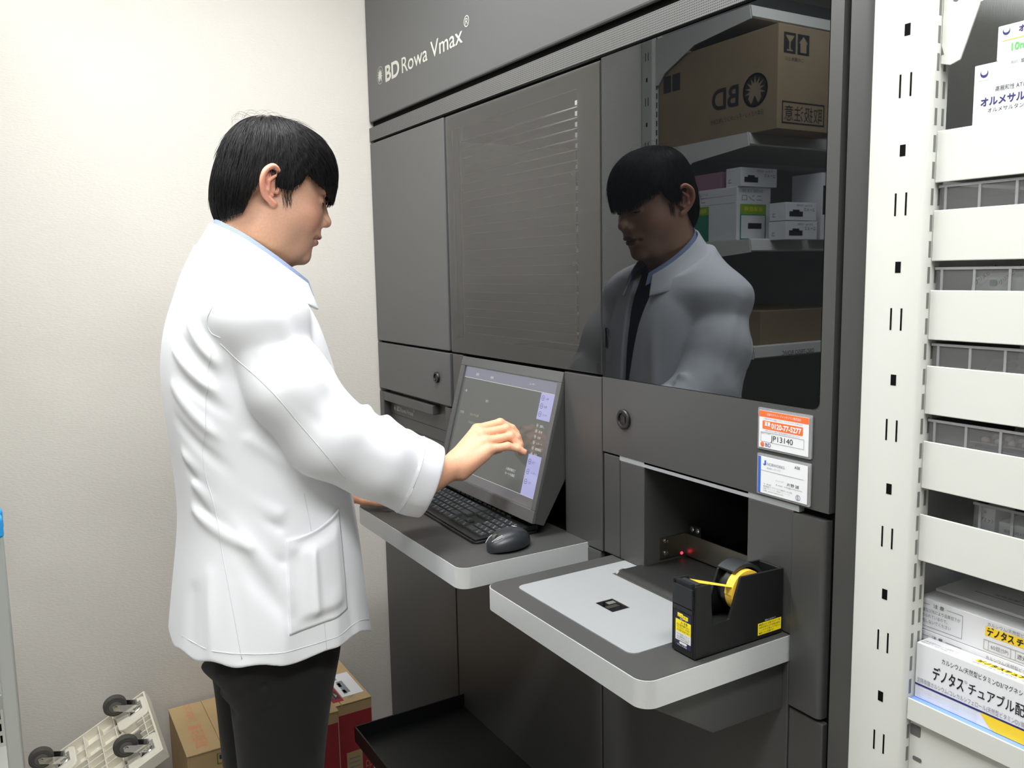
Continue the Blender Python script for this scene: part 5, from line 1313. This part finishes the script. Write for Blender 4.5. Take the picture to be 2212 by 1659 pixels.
for k in range(K):
    n_ = grad(hair_shell, P)
    away = P - whorl; away = away / np.linalg.norm(away, axis=1)[:, None]
    front = sstep(P[:, 1], 0.0, 0.06)
    dirv = away * 0.8 + np.array([0, 0, -1.0]) * (0.55 + 0.7 * sstep(-P[:, 2], -0.09, 0.02))[:, None] + np.array([0, 0.75, 0]) * front[:, None] * sstep(P[:, 2], 0.03, 0.09)[:, None]
    dirv = dirv + np.array([0, 0.45, -0.2]) * (sstep(P[:, 1], 0.02, 0.05) * sstep(0.06 - np.abs(P[:, 2] - 0.05), 0, 0.03))[:, None] + jit
    dirv = dirv - n_ * (dirv * n_).sum(1)[:, None]
    dirv = dirv / np.maximum(np.linalg.norm(dirv, axis=1), 1e-6)[:, None]
    P = P + dirv * ln[:, None]
    P = P - grad(hair_shell, P) * (hair_shell(P) - loff - (wild * 0.0003 * k))[:, None] * 0.7
    lo_ = hair_low(P[:, 1], P[:, 0]) - 0.006 - 0.010 * (rng.random(NS) if k == 0 else 0)
    if k == 0: slackz = rng.uniform(0.000, 0.009, NS)
    ok = (P[:, 2] > hair_low(P[:, 1], P[:, 0]) - slackz)
    P = np.where(ok[:, None], P, path[-1] + (P - path[-1]) * 0.02)
    path.append(P)
path = np.stack(path, 1)                       # NS, K+1, 3 in head frame
def strands(path, r0):
    N, Kp = path.shape[:2]
    W = from_head(path.reshape(-1, 3)).reshape(N, Kp, 3)
    t = np.gradient(W, axis=1); t /= np.maximum(np.linalg.norm(t, axis=2), 1e-9)[..., None]
    a = np.cross(t, np.array([0.3, 0.5, 0.8])); a /= np.maximum(np.linalg.norm(a, axis=2), 1e-9)[..., None]; b_ = np.cross(t, a)
    r = r0 * np.array([0.7, 1.0, 1, 1, 1, 1, 1, 1, 1, 0.95, 0.9, 0.75, 0.5, 0.15])[:Kp]
    VV = np.stack([W + (a * math.cos(f) + b_ * math.sin(f)) * r[None, :, None] for f in (0, 2.094, 4.189)], 2)   # N,Kp,3,3
    idx = np.arange(N * Kp * 3).reshape(N, Kp, 3)
    qs = [np.stack([idx[:, :-1, i], idx[:, :-1, (i + 1) % 3], idx[:, 1:, (i + 1) % 3], idx[:, 1:, i]], -1).reshape(-1, 4) for i in range(3)]
    return VV.reshape(-1, 3), np.concatenate(qs)
Vs, Qs = strands(path, 0.00036)
# loose hairs on the crown and the thin sideburn
fl_ = []
for i in range(22):
    s = np.array([rng.normal(0, 0.028), rng.uniform(-0.075, 0.02), 0.0]); tgt = rng.uniform(0.004, 0.013)
    x = np.array([[s[0], s[1], 0.13]]); 
    for _ in range(5): x = x - grad(hair_shell, x) * (hair_shell(x) - 0.0)[:, None]
    dv = np.array([rng.normal(0, 0.25), rng.choice([-1, -1, 1]) * 1.0, 0.0]); pth = []
    for k in range(K + 1):
        pth.append(x[0].copy()); x = x + dv * 0.0042; 
        x = x - grad(hair_shell, x) * (hair_shell(x) - tgt * math.sin(PI * min(1, (k + 1) / 11)))[:, None] * 0.7
    fl_.append(pth)
for i in range(64):
    v0 = rng.uniform(0.020, 0.036); w0 = rng.uniform(-0.008, 0.006); L_ = rng.uniform(0.014, 0.030)
    pth = []
    for sgn in (1, -1):
        pth = []
        for k in range(K + 1):
            f = k / K; y_ = v0 + 0.006 * f + 0.002 * math.sin(3 * f + i); z_ = w0 - L_ * f
            x = np.array([[sgn * 0.085, y_, z_]])
            for _ in range(5): x[:, 0] -= head_sdf(x) * sgn * 0.9
            x[:, 0] += sgn * 0.0006; pth.append(x[0].copy())
        fl_.append(pth)
Vf, Qf = strands(np.array(fl_), 0.00016)
VV = np.concatenate([Vh, Vs, Vf]); QQ = np.concatenate([Qh, Qs + len(Vh), Qf + len(Vh) + len(Vs)])
M['hair'] = mat('black_hair', rgb(18, 17, 18), 0.42, spec=0.45)
M['hair_under'] = mat('black_hair_underlayer', rgb(14, 13, 14), 0.7, spec=0.2)
mi_ = np.zeros(len(QQ), int); mi_[:len(Qh)] = 1
np_mesh('hair', VV, QQ, [M['hair'], M['hair_under']], PE, midx=mi_)
# ------------------------------------------------------------------ clothes
def table(zs, *cols):
    zz = np.linspace(zs[0], zs[-1], 400); out = [zz]
    for c in cols:
        y = np.interp(zz, zs, c); ker = np.ones(31) / 31
        for _ in range(2): y = np.convolve(np.pad(y, 15, mode='edge'), ker, mode='valid')
        out.append(y)
    return out
#        z:      0.60   0.70   0.75   0.85   0.95   1.01   1.09   1.16   1.24   1.32   1.37   1.41   1.46   1.50
ZS = [0.60, 0.70, 0.75, 0.85, 0.95, 1.01, 1.09, 1.16, 1.24, 1.32, 1.37, 1.41, 1.46, 1.50]
YB_ = [-0.748, -0.738, -0.731, -0.716, -0.701, -0.699, -0.703, -0.710, -0.714, -0.708, -0.694, -0.678, -0.653, -0.622]
YF_ = [-0.332, -0.345, -0.350, -0.357, -0.364, -0.372, -0.380, -0.387, -0.396, -0.412, -0.430, -0.455, -0.485, -0.505]
XW_ = [0.226, 0.222, 0.218, 0.208, 0.194, 0.186, 0.182, 0.182, 0.183, 0.178, 0.164, 0.146, 0.112, 0.085]
CT = table(ZS, YB_, YF_, XW_)
def torso(p, dz=0.0):
    z = p[:, 2]
    yb = np.interp(z, CT[0], CT[1]); yf = np.interp(z, CT[0], CT[2]); xw = np.interp(z, CT[0], CT[3])
    cy = (yb + yf) / 2; ry = (yf - yb) / 2
    a = np.abs(p[:, 0] - 0.700) / xw; b_ = np.abs(p[:, 1] - cy) / ry
    e = 2.35
    k = (a ** e + b_ ** e) ** (1 / e)
    return (k - 1) * np.minimum(xw, ry) * 0.92
# folds: (start, end, width, height); raised when positive
FOLDS = [
    # pulling from the armpit across the back
    ((0.80, -0.690, 1.375), (0.868, -0.655, 1.290), 0.016, 0.010), ((0.78, -0.700, 1.345), (0.868, -0.655, 1.262), 0.011, -0.006),
    ((0.775, -0.705, 1.310), (0.872, -0.655, 1.235), 0.013, 0.007), ((0.79, -0.705, 1.270), (0.875, -0.64, 1.200), 0.012, -0.005),
    ((0.77, -0.712, 1.245), (0.870, -0.655, 1.150), 0.015, 0.006), ((0.77, -0.712, 1.185), (0.875, -0.640, 1.090), 0.014, -0.005),
    # waist drag lines running down to the pocket
    ((0.780, -0.705, 1.120), (0.885, -0.560, 1.010), 0.013, 0.008), ((0.780, -0.700, 1.092), (0.885, -0.560, 0.985), 0.011, -0.006),
    ((0.800, -0.690, 1.065), (0.890, -0.540, 0.945), 0.014, 0.008), ((0.800, -0.690, 1.035), (0.890, -0.560, 0.920), 0.012, -0.006),
    ((0.790, -0.695, 1.015), (0.885, -0.620, 0.955), 0.014, 0.007), ((0.880, -0.600, 1.150), (0.888, -0.500, 1.070), 0.015, 0.005),
    ((0.875, -0.640, 1.000), (0.900, -0.560, 0.880), 0.016, 0.005), ((0.880, -0.650, 0.960), (0.905, -0.560, 0.820), 0.018, -0.005),
    # skirt
    ((0.84, -0.685, 0.90), (0.862, -0.695, 0.76), 0.020, 0.006), ((0.885, -0.645, 0.90), (0.905, -0.640, 0.76), 0.018, -0.005),
    ((0.915, -0.560, 0.86), (0.925, -0.575, 0.74), 0.026, 0.006), ((0.90, -0.470, 0.84), (0.915, -0.470, 0.73), 0.020, 0.006),
    ((0.885, -0.430, 0.84), (0.895, -0.425, 0.73), 0.016, -0.005), ((0.80, -0.705, 0.86), (0.81, -0.728, 0.74), 0.022, -0.006),
    # sleeve: shoulder to elbow
    ((0.930, -0.600, 1.300), (0.965, -0.500, 1.180), 0.014, -0.004), ((0.930, -0.550, 1.360), (0.975, -0.450, 1.200), 0.018, 0.006),
    ((0.920, -0.470, 1.330), (0.965, -0.405, 1.220), 0.014, 0.007), ((0.915, -0.455, 1.290), (0.960, -0.385, 1.190), 0.011, -0.005),
    # crumple inside the elbow and along the forearm
    ((0.895, -0.378, 1.215), (0.965, -0.420, 1.120), 0.012, 0.012), ((0.890, -0.358, 1.190), (0.965, -0.385, 1.090), 0.010, -0.011),
    ((0.885, -0.340, 1.180), (0.955, -0.355, 1.080), 0.012, 0.012), ((0.880, -0.315, 1.160), (0.950, -0.322, 1.050), 0.010, -0.009),
    ((0.880, -0.295, 1.140), (0.945, -0.292, 1.030), 0.013, 0.007), ((0.955, -0.440, 1.110), (0.940, -0.310, 1.010), 0.013, 0.006),
     ((0.960, -0.470, 1.170), (0.958, -0.400, 1.070), 0.014, 0.006),
    # left arm
    ((0.47, -0.40, 1.20), (0.43, -0.44, 1.10), 0.013, 0.009), ((0.47, -0.385, 1.17), (0.43, -0.41, 1.08), 0.011, -0.008), ((0.50, -0.46, 1.33), (0.45, -0.41, 1.22), 0.014, 0.006),
    # front
    ((0.78, -0.40, 1.34), (0.80, -0.40, 1.10), 0.020, 0.005), ((0.62, -0.40, 1.34), (0.60, -0.40, 1.10), 0.020, 0.005),
]
FA = [np.array(f[0]) for f in FOLDS]; FBv = [np.array(f[1]) for f in FOLDS]
def folds(p):
    o = np.zeros(len(p))
    for (a0, b0, w, hh), a, b_ in zip(FOLDS, FA, FBv):
        m = (np.abs(p - (a + b_) / 2).max(1) < np.abs(b_ - a).max() / 2 + 3 * w)
        if not m.any(): continue
        P = p[m]; ab = b_ - a; t = ((P - a) @ ab) / (ab @ ab); tc = np.clip(t, 0, 1)
        dd = ((P - a - tc[:, None] * ab) ** 2).sum(1)
        o[m] += 0.78 * hh * np.exp(-dd / (0.72 * w * w)) * (0.35 + 0.65 * np.sin(PI * np.clip(0.15 + 0.7 * tc, 0, 1)))
    return o
SL_R = dict(pts=[(0.860, -0.564, 1.335), (0.888, -0.526, 1.240), (0.905, -0.465, 1.145), (0.902, -0.375, 1.092), (0.886, -0.290, 1.043), (0.868, -0.205, 1.000)], r=[0.066, 0.070, 0.069, 0.068, 0.066, 0.068], cuff=(0.866, -0.246, 1.022), ax=(0.30, 0.87, -0.39))
SL_L = dict(pts=[(0.530, -0.552, 1.345), (0.498, -0.515, 1.250), (0.460, -0.468, 1.125), (0.480, -0.420, 1.045), (0.520, -0.362, 0.983), (0.545, -0.325, 0.955)], r=[0.079, 0.081, 0.075, 0.066, 0.056, 0.052], cuff=(0.528, -0.350, 0.974), ax=(0.50, 0.72, -0.48))
def sleeve(p, S_, shrink=0.0, k=0.045):
    return chain(p, S_['pts'], [r - shrink for r in S_['r']], k)
def hem_z(p):
    return 0.740 + 0.008 * sstep(p[:, 0], 0.78, 0.88) - 0.012 * np.sin((p[:, 1] + 0.72) * 9) * (p[:, 0] > 0.75) - 0.055 * sstep(p[:, 1], -0.42, -0.33) + 0.003 * np.sin(p[:, 0] * 55 + p[:, 1] * 48)
def gap_half(z): return np.interp(z, [0.60, 0.95, 1.15, 1.30, 1.42, 1.50], [0.030, 0.012, 0.014, 0.026, 0.046, 0.06])
def coat_sdf(p):
    F = folds(p)
    t = torso(p) 
    trap = np.minimum(cap(p, (0.730, -0.578, 1.430), (0.856, -0.564, 1.345), 0.063, 0.062), cap(p, (0.670, -0.578, 1.430), (0.554, -0.560, 1.352), 0.063, 0.060))
    t = smin(t, trap, 0.05)
    # neck opening
    for S_ in (SL_R, SL_L):
        s = sleeve(p, S_)
        z = p[:, 2]; k = 0.006 + 0.089 * sstep(z, 1.30, 1.40)
        c = np.array(S_['cuff']); ax = np.array(S_['ax']); ax = ax / np.linalg.norm(ax)
        pd = (p - c) @ ax
        s = s - 0.0015 * (pd > -0.052) * (pd < 0.2)
        s = smax(s, pd, 0.004)
        cav = np.maximum(sleeve(p, S_, 0.0085), -(pd + 0.060))
        t = smin(t, s, k)
        t = np.maximum(t, -np.where(pd > -0.10, cav, 1.0))
    d = t - F
    hz = hem_z(p)
    d = smax(d, hz - p[:, 2], 0.003)
    cav = np.maximum(torso(p) + 0.009 - F, p[:, 2] - hz - 0.10)
    d = np.maximum(d, -cav)
    # trimmed along the collar seam
    d = smax(d, p[:, 2] - (1.507 - 0.53 * (p[:, 1] + 0.64)) - 0.10 * np.abs(p[:, 0] - 0.70) * 0, 0.004)
    # front opening and neck hole
    slot = np.maximum(np.abs(p[:, 0] - 0.700) - gap_half(p[:, 2]), np.interp(p[:, 2], CT[0], CT[2]) - 0.045 - p[:, 1])
    d = smax(d, -slot, 0.004)
    nh = cap(p, (0.700, -0.570, 1.475), (0.700, -0.470, 1.62), 0.052, 0.09)
    nh2 = cap(p, (0.700, -0.430, 1.440), (0.700, -0.36, 1.52), 0.045, 0.08)
    return smax(d, -np.minimum(nh, nh2), 0.006)
Vc, Qc = polygonize(coat_sdf, (0.34, -0.80, 0.64), (1.02, -0.16, 1.53), 0.0032, slack=1.5)
M['coat'] = mat('white_cotton', rgb(234, 236, 240), 0.75, spec=0.2, sheen=0.15, bump=(900, 0.10, 0.0004))
coat = np_mesh('coat', Vc, Qc, M['coat'], PE)

# collar: standing band, open at the throat
def catmull(pts, n):
    pts = [Vector(p) for p in pts]; out = []
    P = [pts[0] * 2 - pts[1]] + pts + [pts[-1] * 2 - pts[-2]]
    for i in range(1, len(P) - 2):
        for k in range(n):
            t = k / n
            out.append(0.5 * ((2 * P[i]) + (P[i + 1] - P[i - 1]) * t + (2 * P[i - 1] - 5 * P[i] + 4 * P[i + 1] - P[i + 2]) * t * t + (3 * P[i] - P[i - 1] - 3 * P[i + 1] + P[i + 2]) * t ** 3))
    out.append(pts[-1]); return out
def band(name, top, bot, m, thick, parent, flare=0.0, nrow=5):
    T_ = catmull(top, 8); B_ = catmull(bot, 8); n = len(T_); v = []
    for i in range(n):
        for j in range(nrow + 1):
            f = j / nrow
            v.append(B_[i].lerp(T_[i], f))
    f = [(i * (nrow + 1) + j, (i + 1) * (nrow + 1) + j, (i + 1) * (nrow + 1) + j + 1, i * (nrow + 1) + j + 1) for i in range(n - 1) for j in range(nrow)]
    o = obj(name, MB().add(v, f), m, parent, smooth=True)
    s_ = o.modifiers.new('solid', 'SOLIDIFY'); s_.thickness = thick; s_.offset = 0
    b_ = o.modifiers.new('bevel', 'BEVEL'); b_.width = thick * 0.3; b_.segments = 2; b_.limit_method = 'ANGLE'; b_.angle_limit = 1.0
    return o
mir = lambda L_: [(1.40 - p[0], p[1], p[2]) for p in L_]
ct = [(0.700, -0.606, 1.541), (0.738, -0.596, 1.532), (0.766, -0.564, 1.510), (0.772, -0.520, 1.478), (0.762, -0.478, 1.448), (0.744, -0.440, 1.424)]
cb = [(0.700, -0.637, 1.492), (0.752, -0.630, 1.478), (0.802, -0.597, 1.448), (0.814, -0.535, 1.414), (0.800, -0.472, 1.390), (0.752, -0.424, 1.372)]
top = list(reversed(mir(ct)))[:-1] + ct; bot = list(reversed(mir(cb)))[:-1] + cb
band('coat_collar', top, bot, M['coat'], 0.0055, PE)
stripe = mat('blue_striped_shirt', rgb(150, 170, 212), 0.8)
nt = stripe.node_tree; tcn = nt.nodes.new('ShaderNodeTexCoord'); wv = nt.nodes.new('ShaderNodeTexWave'); wv.wave_type = 'BANDS'; wv.bands_direction = 'Z'; wv.inputs['Scale'].default_value = 130
nt.links.new(tcn.outputs['Object'], wv.inputs['Vector'])
mxn = nt.nodes.new('ShaderNodeMixRGB'); mxn.inputs[1].default_value = rgb(120, 142, 196); mxn.inputs[2].default_value = rgb(186, 200, 226)
nt.links.new(wv.outputs['Fac'], mxn.inputs[0]); nt.links.new(mxn.outputs[0], nt.nodes['Principled BSDF'].inputs['Base Color'])
st_ = [(0.700, -0.598, 1.5485), (0.735, -0.588, 1.5390), (0.761, -0.557, 1.5170), (0.767, -0.515, 1.4860), (0.757, -0.475, 1.4570), (0.735, -0.436, 1.4300)]
sb_ = [(0.700, -0.612, 1.500), (0.740, -0.600, 1.495), (0.768, -0.564, 1.480), (0.774, -0.520, 1.450), (0.763, -0.470, 1.425), (0.735, -0.426, 1.398)]
band('shirt_collar', list(reversed(mir(st_)))[:-1] + st_, list(reversed(mir(sb_)))[:-1] + sb_, stripe, 0.003, PE)
# shirt front seen between the coat edges
def shirt_sdf(p):
    d = torso(p) + 0.014
    d = np.maximum(d, 0.92 - p[:, 2]); d = np.maximum(d, p[:, 2] - 1.46 + 0.3 * (p[:, 1] + 0.48))
    d = np.maximum(d, np.abs(p[:, 0] - 0.70) - 0.085); d = np.maximum(d, -0.50 - p[:, 1])
    return d
Vt, Qt = polygonize(shirt_sdf, (0.60, -0.52, 0.90), (0.80, -0.33, 1.48), 0.006)
np_mesh('shirt', Vt, Qt, mat('navy_shirt', rgb(40, 44, 62), 0.8), PE)

# trousers and shoes
TZ = [0.02, 0.30, 0.40, 0.48, 0.56, 0.64, 0.70, 0.80, 0.95]
TB_ = [-0.610, -0.628, -0.636, -0.638, -0.641, -0.648, -0.684, -0.700, -0.690]
TF_ = [-0.500, -0.488, -0.480, -0.472, -0.460, -0.444, -0.424, -0.42, -0.43]
TT = table(TZ, TB_, TF_)
TFOLD = [((0.70, -0.685, 0.672), (0.86, -0.630, 0.705), 0.016, 0.024), ((0.70, -0.705, 0.700), (0.85, -0.66, 0.735), 0.014, -0.012), ((0.72, -0.665, 0.645), (0.87, -0.60, 0.690), 0.012, -0.010),
         ((0.72, -0.675, 0.625), (0.87, -0.60, 0.665), 0.014, 0.009), ((0.74, -0.672, 0.590), (0.88, -0.59, 0.640), 0.014, -0.006), ((0.86, -0.60, 0.62), (0.885, -0.50, 0.50), 0.02, 0.005)]
def trouser_sdf(p):
    z = p[:, 2]; yb = np.interp(z, TT[0], TT[1]); yf = np.interp(z, TT[0], TT[2]); cy = (yb + yf) / 2; ry = (yf - yb) / 2
    d = None
    for cx_, in ((0.785,), (0.615,)):
        wx = np.interp(z, [0.0, 0.4, 0.65, 0.8, 0.95], [0.070, 0.086, 0.104, 0.108, 0.10])
        k = ((np.abs(p[:, 0] - cx_) / wx) ** 2.2 + (np.abs(p[:, 1] - cy) / ry) ** 2.2) ** (1 / 2.2)
        q = (k - 1) * np.minimum(wx, ry)
        d = q if d is None else smin(d, q, 0.012)
    hip = ell(p, (0.70, -0.555, 0.84), (0.172, 0.135, 0.19))
    d = smin(d, hip, 0.05)
    o = np.zeros(len(p))
    for a0, b0, w, hh in TFOLD:
        a = np.array(a0); b_ = np.array(b0); ab = b_ - a; t = np.clip(((p - a) @ ab) / (ab @ ab), 0, 1)
        o += hh * np.exp(-((p - a - t[:, None] * ab) ** 2).sum(1) / (w * w))
    d = d - o
    inside = torso(p) + 0.022
    d = np.where(z > 0.745, np.maximum(d, inside), np.maximum(d, inside - 0.02 - (0.745 - z) * 1.2))
    d = smax(d, 0.035 - z, 0.004); d = np.maximum(d, z - 0.93)
    return d
Vq, Qq = polygonize(trouser_sdf, (0.48, -0.78, 0.0), (0.92, -0.36, 0.96), 0.005, slack=1.4)
np_mesh('trousers', Vq, Qq, mat('black_trouser_cloth', rgb(25, 25, 26), 0.8, spec=0.25, sheen=0.08, bump=(1100, 0.15, 0.0004)), PE)
for x in (0.785, 0.615):
    def shoe_sdf(p, x=x):
        d = smin(cap(p, (x, -0.60, 0.050), (x, -0.42, 0.038), 0.042, 0.036), cap(p, (x, -0.59, 0.06), (x, -0.57, 0.10), 0.042, 0.04), 0.03)
        return np.maximum(d, 0.002 - p[:, 2])
    Vx, Qx = polygonize(shoe_sdf, (x - 0.06, -0.66, -0.01), (x + 0.06, -0.36, 0.16), 0.006)
    np_mesh('shoe', Vx, Qx, M['blkpl'], PE)

# stitched things that lie on the coat: projected onto it
from mathutils.bvhtree import BVHTree
BV = BVHTree.FromPolygons([tuple(v) for v in Vc], [tuple(q) for q in Qc])
def onto(p, d, lift=0.0):
    h_ = BV.ray_cast(Vector(p), Vector(d))
    if h_[0] is None: 
        h_ = BV.find_nearest(Vector(p))
    n_ = h_[1]
    if n_.dot(Vector(d)) > 0: n_ = -n_
    return h_[0] + n_ * lift, n_
def seam(pts, d, r=0.0009, n=14, lift=0.0002):
    P = catmull(pts, n); return [onto(p - Vector(d) * 0.12, d, lift)[0] for p in P]
DX = (-1, 0, 0)
M['stitch'] = mat('seam_thread', rgb(222, 224, 228), 0.8)
g = MB()
back_seam = [(0.97, -0.652, 1.325), (0.97, -0.660, 1.26), (0.97, -0.668, 1.18), (0.97, -0.672, 1.10), (0.97, -0.660, 1.02), (0.97, -0.655, 0.94), (0.97, -0.648, 0.84), (0.97, -0.642, 0.755)]
for s_ in (back_seam,): g.tube(seam(s_, DX), 0.0009, 5)
g.tube(seam([(0.99, -0.510, 1.04), (0.99, -0.503, 0.98), (0.99, -0.500, 0.93)], DX), 0.0008, 5)
g.tube(seam([(0.99, -0.493, 0.80), (0.99, -0.492, 0.745)], DX), 0.0008, 5)
hem = []
for i in range(29):
    y = -0.722 + i * 0.0125
    hem.append(onto((1.05, y, 0.748 - 0.012 * math.sin((y + 0.72) * 9) - 0.055 * float(sstep(np.array([y]), -0.42, -0.33)[0]) + 0.024), DX, 0.0005)[0])
g.tube(hem, 0.0007, 5)
# sleeve inset seam and cuff stitching
g.tube(seam([(1.0, -0.640, 1.335), (1.0, -0.652, 1.345), (1.0, -0.655, 1.37), (1.0, -0.640, 1.405)], DX), 0.0008, 5)
g.tube(seam([(1.05, -0.640, 1.325), (1.05, -0.585, 1.255), (1.05, -0.535, 1.185), (1.05, -0.490, 1.12), (1.05, -0.455, 1.075)], DX), 0.0008, 5)
c = np.array(SL_R['cuff']); ax = np.array(SL_R['ax']); ax /= np.linalg.norm(ax); s1 = np.cross(ax, (0, 0, 1.0)); s1 /= np.linalg.norm(s1); s2 = np.cross(s1, ax)
rg = []
for i in range(41):
    a = 2 * PI * i / 40; dv = s1 * math.cos(a) + s2 * math.sin(a)
    o_ = c - ax * 0.048
    rg.append(onto(tuple(o_ + dv * 0.16), tuple(-dv), 0.0001)[0])
g.tube(rg, 0.0009, 5)
obj('seams', g, M['stitch'], PE, smooth=True)
# patch pocket with something inside
def pocket_pt(a, b_):
    # a from the back edge (0) to the front edge (1), b from the bottom (0) to the top (1)
    y = (-0.556 + 0.118 * a) * 1.0 + (1 - b_) * (-0.006) ; 
    y = -0.560 + 0.122 * a + 0.010 * b_ * (1 - a)
    z = 0.790 + (0.172 + 0.036 * a * a) * b_ + 0.012 * a * (1 - b_)
    return y, z
nA, nB = 34, 40; v = []
for j in range(nB + 1):
    for i in range(nA + 1):
        a = i / nA; b_ = j / nB; y, z = pocket_pt(a, b_)
        bul = 0.010 * float(sstep(np.array([a]), 0.10, 0.42)[0]) * float(sstep(np.array([1.02 - a]), 0, 0.16)[0]) * float(sstep(np.array([b_]), 0.05, 0.18)[0]) * float(sstep(np.array([1.0 - b_]), 0.06, 0.22)[0])
        bul += 0.006 * math.exp(-((a - 0.45) / 0.05) ** 2) * float(sstep(np.array([b_]), 0.05, 0.2)[0]) * float(sstep(np.array([1.0 - b_]), 0.1, 0.3)[0])
        edge = min(a, 1 - a, b_) * 40
        q_, n_ = onto((1.05, y, z), DX, 0.0)
        v.append(q_ + Vector((1, -0.15, 0.0)).normalized() * (0.0022 + bul + (0.007 * a if b_ > 0.96 else 0.0)))
f = [(j * (nA + 1) + i, j * (nA + 1) + i + 1, (j + 1) * (nA + 1) + i + 1, (j + 1) * (nA + 1) + i) for j in range(nB) for i in range(nA)]
po = obj('pocket', MB().add(v, f), M['coat'], PE, smooth=True)
so = po.modifiers.new('solid', 'SOLIDIFY'); so.thickness = 0.0026; so.offset = -1
# chest pocket with pens and a name tag, seen in the black glass
DY = (0, -1, 0)
g = MB()
pp_ = [onto((x, -0.2, z), DY, 0.002)[0] for z in (1.20, 1.215, 1.23, 1.245, 1.26) for x in (0.555, 0.575, 0.595, 0.615, 0.635)]
cpk = obj('chest_pocket', MB().add(pp_, [(j * 5 + i, j * 5 + i + 1, j * 5 + i + 6, j * 5 + i + 5) for j in range(4) for i in range(4)]), M['coat'], PE, smooth=True)
for x, m_ in ((0.572, 'ink'), (0.612, 'chrome'), (0.600, 'ink')):
    q_ = onto((x, -0.2, 1.262), DY, 0.004)[0]
    pen = obj('pen', MB().cyl(q_ - Vector((0, 0, 0.004)), q_ + Vector((0.002, 0.004, 0.022)), 0.0038, n=10).box(q_.x - 0.0016, q_.x + 0.0016, q_.y + 0.002, q_.y + 0.0045, q_.z - 0.03, q_.z + 0.012), M[m_], PE)
q_ = onto((0.590, -0.2, 1.175), DY, 0.004)[0]
nt_ = obj('name_tag', MB().box(q_.x - 0.030, q_.x + 0.030, q_.y, q_.y + 0.003, q_.z - 0.020, q_.z + 0.016), M['paper'], PE)
